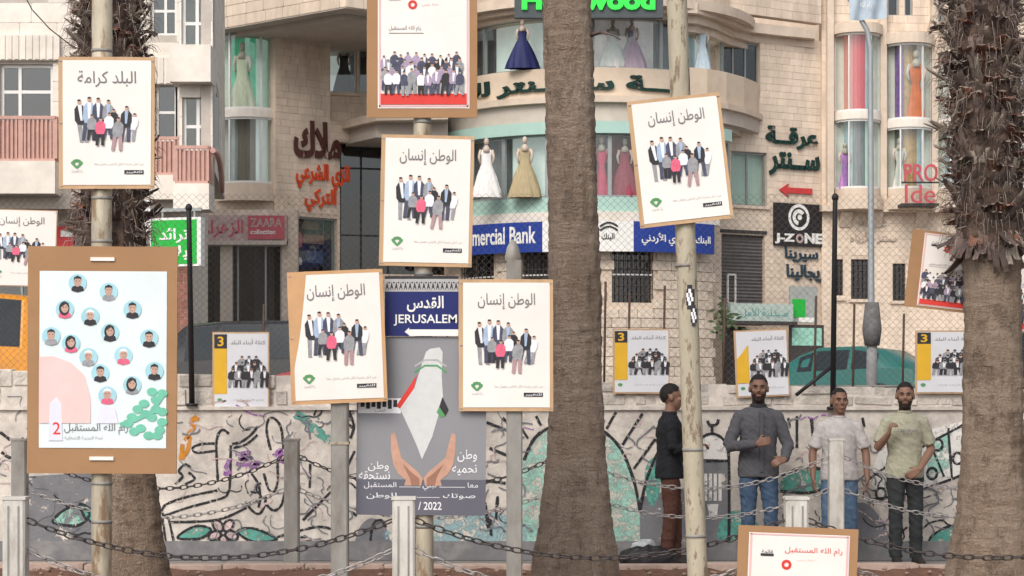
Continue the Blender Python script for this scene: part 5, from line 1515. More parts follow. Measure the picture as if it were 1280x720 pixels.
def sleeve(parent, zs, D, z0, z1, seed):
    """dark matted fibre between the leaf bases"""
    mb = MB(); seg = 40; rows = [q for q in zs if z0 <= q[0] <= z1][::2]
    for j, (z, cx, r) in enumerate(rows):
        for k in range(seg):
            a = 2 * math.pi * k / seg
            n1 = noise.noise(Vector((math.cos(a) * 5, math.sin(a) * 5, z * 9 + seed)))
            rr = r + (.0 if j == 0 else .035) + .035 * n1
            mb.v.append((cx + rr * math.cos(a), D + rr * math.sin(a), z + (.10 * abs(n1) if j == 0 else 0)))
    for j in range(len(rows) - 1):
        for k in range(seg):
            a, b = j * seg + k, j * seg + (k + 1) % seg
            mb.f.append((a, b, b + seg, a + seg)); mb.m.append(0); mb.sm.append(False)
    mb.build('fibre_sleeve', mat('matted_fibre', (0.075, 0.052, 0.042), .95, .5, 14, .9, stain=(0.17, 0.11, 0.08), stain_amt=.8, stain_scale=9), parent)
def boot_mesh(kind, m, seed):
    """a dry leaf base: broad, curved, sawn or torn off at the end, often split down the middle"""
    rg = random.Random(seed); mb = MB()
    n = 6; L_ = (.24, .30, .20, .34, .26)[kind % 5]; w0, w1 = (.075, .065, .085, .06, .07)[kind % 5], (.045, .04, .06, .03, .05)[kind % 5]
    crv = (.05, .11, -.05, .02, -.10)[kind % 5]
    for half in (-1, 1):
        o = len(mb.v)
        for i in range(n):
            t = i / (n - 1)
            c = Vector((L_ * t, 0, crv * t * t)); w = w0 + (w1 - w0) * t
            gap = .0 if t < .45 else .018 * (t - .45) * 2
            jx = rg.uniform(-.045, .03) if i == n - 1 else 0
            for s_, dz in ((0, 0), (.55, .004), (1, .022), (1, .034), (.5, .02), (0, .014)):
                yy = half * (gap + s_ * w) + rg.uniform(-.003, .003)
                mb.v.append((c.x + jx + (rg.uniform(-.02, .02) if i == n - 1 else 0), yy, c.z + dz * (1 - .4 * t) + rg.uniform(-.003, .003)))
        for i in range(n - 1):
            for k in range(6):
                a, b = o + i * 6 + k, o + i * 6 + (k + 1) % 6
                mb.f.append((a, b, b + 6, a + 6)); mb.m.append(0); mb.sm.append(False)
        mb.f.append(tuple(o + (n - 1) * 6 + k for k in range(6))); mb.m.append(1); mb.sm.append(False)
    for q in range(3):
        y = rg.uniform(-.05, .05); t0 = rg.uniform(.2, .8)
        mb.tube([(L_ * t0, y, 0), (L_ * t0 + .06, y * 1.6, -.05), (L_ * t0 + .07, y * 2, -.13)], [.004, .003, .001], 3)
    return mb
BMAT = [0, 0, 1, 2, 0, 2, 0, 1]
BRAW = [boot_mesh(k, None, k) for k in range(8)]
BOOTS = [b.mesh('leaf_base', [BM[BMAT[k]], BM[2]]) for k, b in enumerate(BRAW)]
def boots(parent, zs, D, z0, z1, dz, per, seed, pitch=(-.5, .5), scale=1.0, limit=296, skirt=0):
    rg = random.Random(seed); z = z0; row = 0; n = 0; rest = MB()
    while z < z1:
        q = min(zs, key=lambda s: abs(s[0] - z))
        for k in range(per):
            a = 2 * math.pi * (k + .5 * (row % 2) + rg.uniform(-.2, .2)) / per
            pt = rg.uniform(*pitch) if row >= skirt else rg.uniform(-1.3, -.2)
            s_ = scale * rg.uniform(.75, 1.2)
            M_ = Matrix.Translation((q[1] + (q[2] + .0) * math.cos(a), D + (q[2] + .0) * math.sin(a), z + rg.uniform(-.03, .03))) @ Matrix.Rotation(a + rg.uniform(-.3, .3), 4, 'Z') @ Matrix.Rotation(-pt, 4, 'Y') @ Matrix.Rotation(rg.uniform(-.35, .35), 4, 'X') @ Matrix.Diagonal((s_, s_ * rg.uniform(.9, 1.4), s_, 1))
            kk = rg.randrange(8)
            if math.sin(a) < .2 and n < limit and z < 4.95:
                inst('leaf_base', BOOTS[kk], parent, M_); n += 1
            else:
                rest.add([M_ @ Vector(v) for v in BRAW[kk].v], BRAW[kk].f, BMAT[kk])
        z += dz; row += 1
    if rest.v: stuff(rest.build('leaf_base_thatch', BM, parent))
    if skirt:
        fb = MB()
        for k in range(900):
            zz = rg.uniform(z0 - .03, 5.0); q = min(zs[::6], key=lambda s: abs(s[0] - zz)); a = rg.uniform(-3.4, .3)
            r0 = q[2] + rg.uniform(.03, .17) * scale; d = rg.uniform(-.12, .10); l = rg.uniform(.04, .16)
            p0 = Vector((q[1] + r0 * math.cos(a), D + r0 * math.sin(a), zz)); o_ = Vector((math.cos(a + d * 4), math.sin(a + d * 4), 0))
            fb.tube([p0, p0 + o_ * l * .5 + Vector((0, 0, rg.uniform(-.05, .05))), p0 + o_ * l * .8 + Vector((0, 0, rg.uniform(-.16, .03)))], [.004, .003, .001], 3, rg.randrange(2), caps=False)
        stuff(fb.build('fibre', [BM[2], BM[0]], parent))
m_frond = mat('palm_frond', (0.06, 0.10, 0.035), .6, .3, 8)
def crown(parent, x, D, z, seed, n=22):
    """fan leaves on long stalks, above the frame"""
    rg = random.Random(seed); mb = MB()
    for i in range(n):
        a = rg.uniform(0, 6.28); el = rg.uniform(-.5, 1.2); l = rg.uniform(.9, 1.3)
        d = Vector((math.cos(a) * math.cos(el), math.sin(a) * math.cos(el), math.sin(el)))
        b = Vector((x, D, z)); e = b + d * l
        mb.tube([b, b + d * l * .5 + Vector((0, 0, .05)), e], [.02, .015, .01], 5)
        side = d.cross(Vector((0, 0, 1))).normalized(); upv = side.cross(d)
        for k in range(-7, 8):
            f = k / 7 * 1.35
            dd = (d * math.cos(f) + side * math.sin(f)).normalized()
            L_ = .8 * (1 - .25 * abs(k) / 7)
            p1 = e + dd * L_ * .6 - Vector((0, 0, .05)); p2 = e + dd * L_ - Vector((0, 0, .28 + .1 * rg.random()))
            ww = dd.cross(upv).normalized() * .022
            mb.add([e, p1 + ww, p2, p1 - ww], [(0, 1, 2, 3)])
    return mb.build('crown', m_frond, parent)
# centre palm
Dp = 16.9
pc = thing('palm_tree', 'tall palm with bare scarred brown trunk between posters and peeling pole', 'palm tree', (P(720, 500, Dp).x, Dp, 0), 'palms along the soil bed')
zs = trunk(pc, [(718, 760, 150), (719, 715, 112), (719, 640, 88), (720, 560, 73), (720, 480, 65), (719, 380, 66), (716, 250, 62), (712, 120, 61), (709, 0, 60), (706, -120, 60), (704, -420, 56)], Dp, m_bark, 3.1, rough=1.4)
boots(pc, zs, Dp, 5.1, 6.6, .1, 12, 11, (.9, 1.35), .55)
for py in (62, 138):
    pts = [P(741, py, Dp - .05), P(752, py - 6, Dp - .15), P(770, py - 4, Dp - .2), P(784, py + 6, Dp - .2)]
    if py == 62: MB().tube([P(738, 44, Dp - .05), P(752, 40, Dp - .15), P(766, 44, Dp - .2), P(776, 50, Dp - .2)], [.02, .012, .008, .004], 5).build('dry_stalk', BM[0], pc)
crown(pc, P(704, 0, Dp).x, Dp, 7.8, 5)
# left palm, shaggy above
Dl = 16.6
pl_ = thing('palm_tree', 'palm with shaggy upper trunk behind the rust stained pole', 'palm tree', (P(160, 500, Dl).x, Dl, 0), 'palms along the soil bed')
zs = trunk(pl_, [(166, 770, 120), (165, 720, 98), (160, 660, 84), (157, 600, 74), (152, 500, 68), (146, 380, 66), (140, 240, 64), (137, 60, 62), (136, -420, 58)], Dl, m_bark2, 7.7, rough=1.5)
sleeve(pl_, zs, Dl, 2.72, 5.9, 5)
boots(pl_, zs, Dl, 2.80, 6.0, .10, 15, 21, (.05, 1.0), .62, skirt=1)
crown(pl_, P(136, 0, Dl).x, Dl, 7.9, 6)
# right palm, very shaggy
Dr = 15.9
prr = thing('palm_tree', 'palm with a thick skirt of ragged dry leaf bases on its trunk', 'palm tree', (P(1240, 500, Dr).x, Dr, 0), 'palms along the soil bed')
zs = trunk(prr, [(1238, 770, 150), (1238, 718, 112), (1240, 640, 88), (1241, 560, 77), (1241, 440, 71), (1240, 330, 70), (1234, 200, 72), (1228, 0, 70), (1222, -420, 60)], Dr, m_bark2, 12.3, rough=1.5)
sleeve(prr, zs, Dr, 2.66, 5.9, 9)
boots(prr, zs, Dr, 2.78, 6.0, .085, 15, 33, (.25, 1.2), .68, skirt=2)
crown(prr, P(1222, 0, Dr).x, Dr, 7.6, 7)

# ================================================================ poles and posts
def pole(label, pts, r, D, m, name='pole', group=None, seg=20):
    q = [P(a, b, D) for a, b in pts]
    t = thing(name, label, 'pole', (q[-1].x, D, 0), group)
    base = Vector((q[-1].x, D, 0.03))
    MB().tube(q + [base], r, seg).build('shaft', m, t)
    MB().tube([base - Vector((0, 0, .03)), base + Vector((0, 0, .05))], r * 1.9, seg).build('base_plate', m_postgrey, t)
    return t
t = pole('rust stained round steel pole carrying the portrait board', [(128, -110), (127, 300), (127, 720)], .069, 14.05, m_galv)
for y in (62, 246, 300, 602, 650): MB().tube([P(127.3, y, 14.05), P(127.3, y + 4, 14.05)], .0715, 20).build('strap', m_postgrey, t)
t = pole('tan round steel pole carrying the red banded poster and Jerusalem sign', [(528, -110), (528, 160), (531, 720)], .064, 14.9, m_galv)
for y in (150, 340, 655): MB().tube([P(528 + y * .004, y, 14.9), P(528 + y * .004, y + 5, 14.9)], .067, 20).build('strap', m_postgrey, t)
t = pole('leaning round pole with peeling cream paint in front of the men', [(845, -110), (846, 0), (857, 300), (864, 500), (872, 720)], .068, 13.85, m_galv_peel)
for y, dx in ((330, 857), (560, 866), (668, 870)): MB().tube([P(dx, y, 13.85), P(dx, y + 4, 13.85)], .0705, 20).build('strap', m_postgrey, t)
mb = MB(); n = 10
ctr = P(860, 375, 13.85)
for (px, py, rx, rz) in ((861, 372, .5, 7), (866, 395, .35, 6)):
    c = P(px, py, 13.85)
    for i in range(n):
        for j in range(4):
            pass
    grid = []
    for j in range(7):
        for i in range(9):
            a = (i / 8 - .5) * 2 * rx; zz = (j / 6 - .5) * 2 * rz * 13.85 / F * 2.2
            grid.append((c.x + .0695 * math.sin(a), 13.85 - .0695 * math.cos(a), c.z + zz))
    fs = []; ms = []
    for j in range(6):
        for i in range(8):
            e = ((i - 3.5) / 4) ** 2 + ((j - 2.5) / 3) ** 2
            if e > 1.05: continue
            mb.add([grid[j * 9 + i], grid[j * 9 + i + 1], grid[j * 9 + i + 10], grid[j * 9 + i + 9]], [(0, 1, 2, 3)], 0 if (e > .55 or (i + j) % 3 == 0) else 1)
mb.build('sticker', [m_ink, m_pwhite], t)
def square_post(label, px, w, D, ztop, m, group, cap=True, name='post'):
    x = P(px, 0, D).x
    t = thing(name, label, 'post', (x, D, 0), group)
    h = w / 2; b = h * .18
    mb = MB().plan([(x - h + b, D - h), (x + h - b, D - h), (x + h, D - h + b), (x + h, D + h - b), (x + h - b, D + h), (x - h + b, D + h), (x - h, D + h - b), (x - h, D - h + b)], 0.0, ztop - .02)
    mb.build('shaft', m, t)
    if cap:
        pass
        MB().box(x - h * 1.08, x + h * 1.08, D - h * 1.08, D + h * 1.08, ztop - .019, ztop).build('cap', m, t)
        if name == 'chain_post' and w > .149:
            for k in (-.45, .45): MB().box(x + k * h - .006, x + k * h + .006, D - h - .004, D - h + .002, .05, ztop - .06).build('groove', m_postgrey, t)
    MB().box(x - h * 1.5, x + h * 1.5, D - h * 1.5, D + h * 1.5, 0.0, .05).build('foot', m_postgrey, t)
    return t
t = square_post('tall grey square post carrying the torn cornered poster', 425, .122, 14.75, EYE + (500 - 345) * 14.75 / F, m_postgrey, None, False)
x = P(425, 0, 14.75).x; z = EYE - 52 * 14.75 / F
MB().box(x - .067, x + .067, 14.75 - .067, 14.75 + .067, z - .02, z).build('collar', m_galv, t)
t = square_post('tall grey square post with pointed cap beside palm trunk', 643, .115, 14.85, EYE + (500 - 322) * 14.85 / F, m_postgrey, None, False)
x = P(641, 0, 14.85).x; z = EYE + 178 * 14.85 / F
MB().lathe([(.075, z - .03), (.08, z), (.06, z + .07), (.03, z + .11), (.004, z + .13)], 4, Matrix.Translation((x, 14.85, 0)) @ Matrix.Rotation(.785, 4, 'Z')).build('cap', m_postgrey, t)
ND, FD = 13.9, 19.45
NEAR = [20, 505, 995, 1487]
FAR = [25, 365, 705, 1045, 1385]
nl = {20: 'short pale chain post beside the cardboard portrait board', 505: 'short pale chain post in front of the grey hands poster', 995: 'short pale chain post behind the low brown poster board'}
for px in NEAR: square_post(nl.get(px, 'short pale chain post further along the bed'), px, .15, ND, .955, m_postwhite, 'short pale chain posts', True, 'chain_post')
fl = {25: 'grey chain post by the mural wall near the cardboard portrait board', 365: 'grey chain post before the mural lettering', 705: 'grey chain post behind bare palm trunk', 1045: 'grey chain post in front of the man in pale pink T-shirt'}
for px in FAR: square_post(fl.get(px, 'grey chain post further along the kerb'), px, .138, FD, 1.24, m_postgrey if px != 1045 else m_postwhite, 'grey chain posts along the kerb', True, 'chain_post')
# chains
lk = MB(); n, k_ = 12, 6
for i in range(n):
    a = 2 * math.pi * i / n
    c = Vector((.036 * math.cos(a) , .019 * math.sin(a), 0)) + Vector((math.copysign(.006, math.cos(a)), 0, 0))
    out = Vector((math.cos(a), math.sin(a), 0))
    for j in range(k_):
        b = 2 * math.pi * j / k_
        lk.v.append(tuple(c + out * .0058 * math.cos(b) + Vector((0, 0, .0058 * math.sin(b)))))
for i in range(n):
    for j in range(k_):
        lk.f.append((i * k_ + j, ((i + 1) % n) * k_ + j, ((i + 1) % n) * k_ + (j + 1) % k_, i * k_ + (j + 1) % k_)); lk.m.append(0); lk.sm.append(True)
m_chd = mat('dark_chain_steel', (0.07, 0.06, 0.058), .55, .3, 20, metal=.4)
m_chl = mat('pale_chain_steel', (0.34, 0.32, 0.31), .5, .3, 20, metal=.4)
LKD, LKL = lk.mesh('chain_link', m_chd), lk.mesh('chain_link', m_chl)
def chain(label, a, b, sag, me, group):
    a, b = Vector(a), Vector(b); mid = (a + b) / 2 - Vector((0, 0, sag))
    t = thing('chain', label, 'chain', mid, group)
    f = lambda s: a + (b - a) * s - Vector((0, 0, 4 * sag * s * (1 - s)))
    L_ = sum((f((i + 1) / 60) - f(i / 60)).length for i in range(60))
    n = int(L_ / .066)
    for i in range(n):
        s0 = (i + .5) / n
        p = f(s0); d = (f(min(1, s0 + .01)) - f(max(0, s0 - .01))).normalized()
        rot = d.to_track_quat('X', 'Z').to_matrix().to_4x4()
        inst('chain_link', me, t, Matrix.Translation(p) @ rot @ Matrix.Rotation((0.35 if i % 2 else 0.35 + math.pi / 2) + random.uniform(-.3, .3), 4, 'X'))
    return t
spn = ['between the cardboard board post and grey hands poster post', 'crossing the bare palm trunk from grey hands poster post', 'from low brown poster board towards shaggy palm']
for i in range(3):
    xa, xb = P(NEAR[i], 0, ND).x + .07, P(NEAR[i + 1], 0, ND).x - .07
    chain('dark sagging chain, upper run ' + spn[i], (xa, ND, .80), (xb, ND, .80), .255, LKD, 'chains of the short posts')
    chain('pale sagging chain, lower run ' + spn[i], (xa, ND, .60), (xb, ND, .60), .3, LKL, 'chains of the short posts')
sp2 = ['along the mural lettering', 'behind the grey hands poster', 'behind peeling pole in front of the dark jacketed man', 'crossing the green shirted man']
for i in range(4):
    xa, xb = P(FAR[i], 0, FD).x + .07, P(FAR[i + 1], 0, FD).x - .07
    chain('chain of grey posts, upper run ' + sp2[i], (xa, FD, 1.07), (xb, FD, 1.07), .30, LKL if i > 1 else LKD, 'chains of the grey posts')
    chain('chain of grey posts, lower run ' + sp2[i], (xa, FD, .76), (xb, FD, .76), .26, LKL, 'chains of the grey posts')

# ================================================================ street lamp, banner, twig, rubbish
D = 36.
t = thing('street_lamp', 'slim grey street lamp with bent arm before the bow windows', 'street lamp', (P(1089, 500, D).x, D, 1.2))
MB().tube([Vector((P(1089, 500, D).x, D, 1.2)), P(1089, 380, D), P(1088, 60, D), P(1084, 38, D), P(1066, 6, D), P(1040, -40, D)], [.075, .06, .045, .045, .04, .035], 12).build('mast', mat('lamp_steel', (0.34, 0.36, 0.37), .5, .1, 6, metal=.3), t)
MB().tube([P(1090, 432, D), P(1090, 412, D), P(1090, 378, D)], [.13, .17, .12], 10).build('wrapped_sleeve', mat('dark_sacking', (0.13, 0.125, 0.125), .9, .3, 8, .6), t)
MB().tube([Vector((P(1089, 500, D).x, D, 1.2)), P(1090, 430, D)], [.11, .09], 10).build('foot', mat('lamp_foot', (0.2, 0.2, 0.2), .8, .2, 6), t)
q = P(1040, -40, D)
MB().ell(q + Vector((-.35, 0, .02)), (.45, .16, .09), 14, 8).build('lamp_head', m_grey_alu, t)
Db = 35.9
t = thing('hanging_banner', 'pale blue grey banner hanging beside the street lamp', 'banner', P(1084, 27, Db))
mb = MB()
for j in range(9):
    for i in range(13):
        p = P(1062 + 46 * i / 12, -30 + 56 * j / 8 - 3 * i / 12, Db)
        mb.v.append((p.x, p.y + .05 * math.sin(i * 1.1 + j * .5), p.z))
for j in range(8):
    for i in range(12):
        a = j * 13 + i; mb.f.append((a, a + 13, a + 14, a + 1)); mb.m.append(0); mb.sm.append(True)
mb.build('cloth', mat('banner_blue', (0.40, 0.47, 0.54), .8, .15, 6), t)
MB().tube([P(1058, -32, Db), P(1110, -34, Db)], .02, 6).build('rod', m_grey_alu, t)
mb = MB(); put_text(mb, 'رام الله', P(1074, 0, Db).x, P(1088, 0, Db).x, P(0, 14, Db).z, P(0, 2, Db).z, Db - .09); mb.build('lettering', m_signwhite, t)
cb = MB().tube([P(18, -30, 45.2), P(40, 12, 45.2), P(62, 36, 45.3), P(90, 58, 45.5), P(130, 74, 45.7), P(185, 82, 45.9)], .014, 5)
tag(cb.build('cable', m_grille), 'thin dark cable sagging across the apartment front', 'cable')
# small bare shrub on the fence ledge
t = thing('shrub', 'thin leafy twig growing in front of the roller shutter', 'plant', P(906, 500, 24))
MB().tube([P(906, 500, 24), P(905, 430, 24), P(908, 400, 24), P(903, 380, 24)], [.012, .01, .007, .003], 6).build('stem', BM[0], t)
mb = MB(); rg = random.Random(4)
for i in range(60):
    c = P(rg.gauss(905, 9), rg.gauss(400, 10), 24 + rg.uniform(-.15, .15)); d = Vector((rg.uniform(-1, 1), rg.uniform(-1, 1), rg.uniform(-.6, .8))).normalized()
    s_ = d.cross(Vector((.3, 1, .2))).normalized() * .02
    mb.add([c, c + d * .05 + s_, c + d * .1, c + d * .05 - s_], [(0, 1, 2, 3)])
mb.build('foliage', mat('shrub_leaf', (0.09, 0.13, 0.06), .7, .3, 9), t)
def crumpled(name, label, cat, c, r, m, seed):
    mb = MB().ell(c, r, 22, 14)
    mb.v = [tuple(Vector(v) + Vector(((noise.noise(Vector(v) * 14 + Vector((seed, 0, 0)))) * .05, 0, noise.noise(Vector(v) * 17 + Vector((0, seed, 0))) * .04))) for v in mb.v]
    mb.v = [(v[0], v[1], max(.003, v[2])) for v in mb.v]
    for i in range(len(mb.sm)): mb.sm[i] = False
    return tag(mb.build(name, m), label, cat)
c = P(812, 690, 20.2)
crumpled('rubbish_bag', 'crumpled grey white plastic bag lying against the dark rubbish', 'bag', (c.x - .05, 20.2, .15), (.13, .10, .10), mat('grey_plastic', (0.42, 0.44, 0.46), .5, .2, 9), 3)
crumpled('rubbish_bag', 'dark bin bag on the ground beside the dark jacketed man', 'bag', (c.x - .02, 19.95, .07), (.3, .14, .13), m_black, 9)

# ================================================================ parked vehicles on the upper street
m_tyre = mat('tyre', (0.02, 0.02, 0.02), .9, .1, 9)
m_rim = mat('wheel_rim', (0.3, 0.3, 0.31), .4, .1, 9, metal=.6)
m_cglass = mat('car_glass', (0.02, 0.028, 0.034), .12, .1, 2, spec=.15)
m_ctrim = mat('car_trim', (0.025, 0.025, 0.027), .5, .1, 9)
m_lampr = mat('tail_lamp', (0.4, 0.02, 0.02), .25, .1, 9)
m_lampw = mat('head_lamp', (0.7, 0.7, 0.68), .2, .05, 9)
def car(label, px, D, z, rz, paint, kind, cat='car'):
    """lofted shell; local +x is the front"""
    x = P(px, 0, D).x
    t = thing('parked_car' if cat == 'car' else 'parked_van', label, cat, (x, D, z), 'vehicles parked on the upper street', world=False, rot=(0, 0, R(rz)))
    if kind == 'hatch':
        L_, W, H = 4.1, 1.7, 1.47
        st = [(-2.05, .55, .8, .8), (-1.98, .3, .98, .98), (-1.75, .25, 1.0, 1.12), (-1.25, .22, 1.0, 1.38), (-.6, .2, .98, H), (.2, .2, .95, H - .02), (.65, .2, .93, 1.30), (1.15, .2, .90, .96), (1.6, .22, .84, .86), (1.95, .3, .72, .74), (2.05, .4, .6, .6)]
        wins = [(-1.2, -.62), (-.54, .22), (.28, .62)]; ws = (.65, 1.15); rs = (-1.75, -1.25)
    elif kind == 'van':
        L_, W, H = 4.4, 1.8, 1.9
        st = [(-2.2, .5, 1.1, 1.5), (-2.12, .3, 1.15, 1.8), (-1.9, .25, 1.15, H), (.0, .25, 1.13, H), (.75, .25, 1.1, H - .06), (1.4, .25, 1.02, 1.3), (1.7, .25, .98, 1.03), (2.05, .3, .85, .88), (2.2, .4, .65, .65)]
        wins = [(-1.8, -.95), (-.85, .0), (.08, .72)]; ws = (.75, 1.4); rs = (-2.2, -2.12)
    else:
        L_, W, H = 4.3, 1.7, 1.42
        st = [(-2.15, .5, .85, .85), (-2.05, .3, .95, .97), (-1.5, .25, .97, 1.0), (-.95, .2, .96, 1.34), (-.5, .2, .95, H), (.25, .2, .93, H - .03), (1.0, .2, .90, .96), (1.6, .22, .82, .85), (2.05, .3, .7, .72), (2.15, .4, .55, .55)]
        wins = [(-.95, -.45), (-.38, .3)]; ws = (.25, 1.0); rs = (-1.5, -.95)
    def ringpts(s):
        xx, zb, zl, zr = s
        end = 1 - .10 * max(0, (abs(xx) - L_ * .38) / (L_ * .12)) ** 2
        w = W / 2 * end
        cab = zr - zl > .12
        wr = w * (.78 if cab else .9)
        zm = (zb + zl) / 2
        pr = [(w * .88, zb), (w * .98, zb + .12 * (zl - zb)), (w, zm), (w * .97, zl), (wr, zr - (.07 if cab else .02)), (wr * .85, zr), (0, zr + .02)]
        pts = [(xx, -y_, z_) for y_, z_ in pr] + [(xx, y_, z_) for y_, z_ in pr[-2::-1]]
        return pts
    def interp(xx):
        for a, b in zip(st, st[1:]):
            if a[0] <= xx <= b[0]:
                k = (xx - a[0]) / (b[0] - a[0]); return tuple(a[i] + (b[i] - a[i]) * k for i in range(4))
        return st[-1]
    mb = MB(); rings = [ringpts(s) for s in st]; n = len(rings[0])
    for r_ in rings: mb.v += r_
    for i in range(len(rings) - 1):
        for k in range(n):
            a, b = i * n + k, i * n + (k + 1) % n
            mb.f.append((a, a + n, b + n, b)); mb.m.append(0); mb.sm.append(k not in (2, 3, 9, 10))
    for e in (0, (len(rings) - 1) * n):
        mb.f.append(tuple(e + k for k in range(n))); mb.m.append(0); mb.sm.append(False)
    mb.build('body', paint, t)
    def gquad(pts, name='window'):
        c = sum((Vector(p) for p in pts), Vector()) / 4
        nn = (Vector(pts[1]) - Vector(pts[0])).cross(Vector(pts[3]) - Vector(pts[0])).normalized()
        if nn.dot(c - Vector((0, 0, .8))) < 0: nn = -nn
        q = [Vector(p) + (c - Vector(p)) * .06 + nn * .012 for p in pts]
        q2 = [Vector(p) + (c - Vector(p)) * .01 + nn * .006 for p in pts]
        o = MB().add(q2, [(0, 1, 2, 3)]).build('rubber_seal', m_ctrim, t)
        MB().add(q, [(0, 1, 2, 3)]).build(name, m_cglass, t)
    for sg in (0, 1):
        for a, b in wins:
            ra, rb_ = ringpts(interp(a)), ringpts(interp(b))
            i3, i4 = (3, 4) if sg == 0 else (n - 4, n - 5)
            gquad([ra[i3], rb_[i3], rb_[i4], ra[i4]])
    ra, rb_ = ringpts(interp(ws[0])), ringpts(interp(ws[1]))
    gquad([rb_[4], rb_[n - 5], ra[n - 5], ra[4]], 'windscreen')
    ra, rb_ = ringpts(interp(rs[0] + .03)), ringpts(interp(rs[1]))
    gquad([ra[4], ra[n - 5], rb_[n - 5], rb_[4]], 'rear_window')
    for sx in (-L_ * .31, L_ * .31):
        for sg in (-1, 1):
            y = sg * W * .46
            wv = MB()
            wv.tube([(sx, y - .1, .31), (sx, y + .1, .31)], .31, 20)
            wo = wv.build('wheel', m_tyre, t)
            MB().tube([(sx, y - sg * .02, .31), (sx, y + sg * .108, .31)], .19, 14).build('rim', m_rim, wo)
            MB().tube([(sx + .36 * math.cos(a), y + sg * .045, .31 + .36 * math.sin(a)) for a in [i * math.pi / 10 for i in range(11)]], .035, 6).build('wheel_arch', m_ctrim, t)
    for sg in (-1, 1):
        MB().ell((-L_ / 2 + .06, sg * W * .36, .78), (.06, .16, .11), 10, 8).build('tail_light', m_lampr, t)
        MB().ell((L_ / 2 - .12, sg * W * .36, .68), (.1, .17, .09), 10, 8).build('headlight', m_lampw, t)
        MB().ell((interp(ws[1] - .25)[0], sg * (W / 2 + .08), 1.0), (.06, .10, .07), 8, 6).build('mirror', m_ctrim, t)
    MB().box(-L_ / 2 - .04, -L_ / 2 + .12, -W * .42, W * .42, .38, .56).build('bumper', m_ctrim, t)
    MB().box(L_ / 2 - .12, L_ / 2 + .03, -W * .42, W * .42, .36, .52).build('bumper', m_ctrim, t)
    return t
def paint(name, c): return mat(name, c, .18, .08, 3, spec=.6, stain=tuple(q * .6 + .03 for q in c), stain_amt=.5, stain_scale=2)
car('dark teal hatchback parked behind the fence beside yellow striped poster', 1050, 44.5, 1.26, 146, paint('teal_paint', (0.012, 0.12, 0.105)), 'hatch')
car('orange yellow taxi van parked behind the wall below small white poster', -26, 30., 1.24, 4, paint('taxi_paint', (0.70, 0.27, 0.01)), 'van', 'van')
car('dark grey van parked before the dim shop under pink fascia', 292, 41.5, 1.25, 168, paint('charcoal_paint', (0.012, 0.013, 0.016)), 'van', 'van')
car('red sedan parked behind the torn cornered poster', 478, 36., 1.22, 176, paint('red_paint', (0.35, 0.015, 0.02)), 'sedan')
car('black van parked behind the shaggy palm trunk', 1372, 40., 1.22, 0, paint('black_paint', (0.012, 0.012, 0.014)), 'van', 'van')

# ================================================================ people
def remesh(mb, voxel, name, smooth_it=4):
    me = mb.mesh(name, [])
    o = bpy.data.objects.new(name, me); C.objects.link(o)
    md = o.modifiers.new('r', 'REMESH'); md.mode = 'VOXEL'; md.voxel_size = voxel
    ms = o.modifiers.new('s', 'SMOOTH'); ms.iterations = smooth_it; ms.factor = .5
    dg = bpy.context.evaluated_depsgraph_get(); dg.update()
    out = bpy.data.meshes.new_from_object(o.evaluated_get(dg))
    bpy.data.objects.remove(o); bpy.data.meshes.remove(me)
    out.name = name
    out.polygons.foreach_set('use_smooth', [True] * len(out.polygons))
    return out
def attach(name, me, m, parent):
    me.materials.clear(); me.materials.append(m)
    o = bpy.data.objects.new(name, me); C.objects.link(o); o.parent = parent
    return o
def wrinkle(me, amp, sc_, seed, axis=(1, 1, 1)):
    nv = len(me.vertices); co = np.empty(nv * 3, 'f'); me.vertices.foreach_get('co', co); co = co.reshape(-1, 3)
    no = np.empty(nv * 3, 'f'); me.vertex_normals.foreach_get('vector', no); no = no.reshape(-1, 3)
    ds = np.empty(nv, 'f')
    for i in range(nv):
        p = Vector(co[i].tolist())
        k = noise.noise(Vector((p.x * sc_ * axis[0] + seed, p.y * sc_ * axis[1], p.z * sc_ * axis[2])))
        k2 = noise.noise(Vector((p.x * sc_ * 2 + p.z * 9, p.y * sc_ * 2, p.z * sc_ * 1.6 + seed)))
        k3 = 1 - abs(noise.noise(Vector((p.x * 7 + seed, p.y * 7, p.z * 15 + p.x * 12)))) * 4
        k4 = 1 - abs(noise.noise(Vector((p.x * 13 - p.z * 9 + seed, p.y * 13, p.z * 24)))) * 5
        ds[i] = amp * (.8 * k + .5 * (1 - abs(k2) * 2) + .9 * max(0, k3) + .25 * max(0, k4))
    me.vertices.foreach_set('co', (co + no * ds[:, None]).reshape(-1)); me.update()
def shell(me, cond, off, name):
    """a thin layer over the chosen faces of a body: hair, beard, brows"""
    sel = [p for p in me.polygons if cond(p.center)]
    idx = {}; vs_, fs = [], []
    for p in sel:
        f = []
        for i in p.vertices:
            if i not in idx:
                idx[i] = len(vs_); v = me.vertices[i]
                q = noise.noise(v.co * 60)
                vs_.append(tuple(v.co + v.normal * (off * (1 + .35 * q))))
            f.append(idx[i])
        fs.append(f)
    # skirt back to the skin
    out = bpy.data.meshes.new(name); out.from_pydata(vs_, [], fs)
    out.polygons.foreach_set('use_smooth', [True] * len(fs)); return out
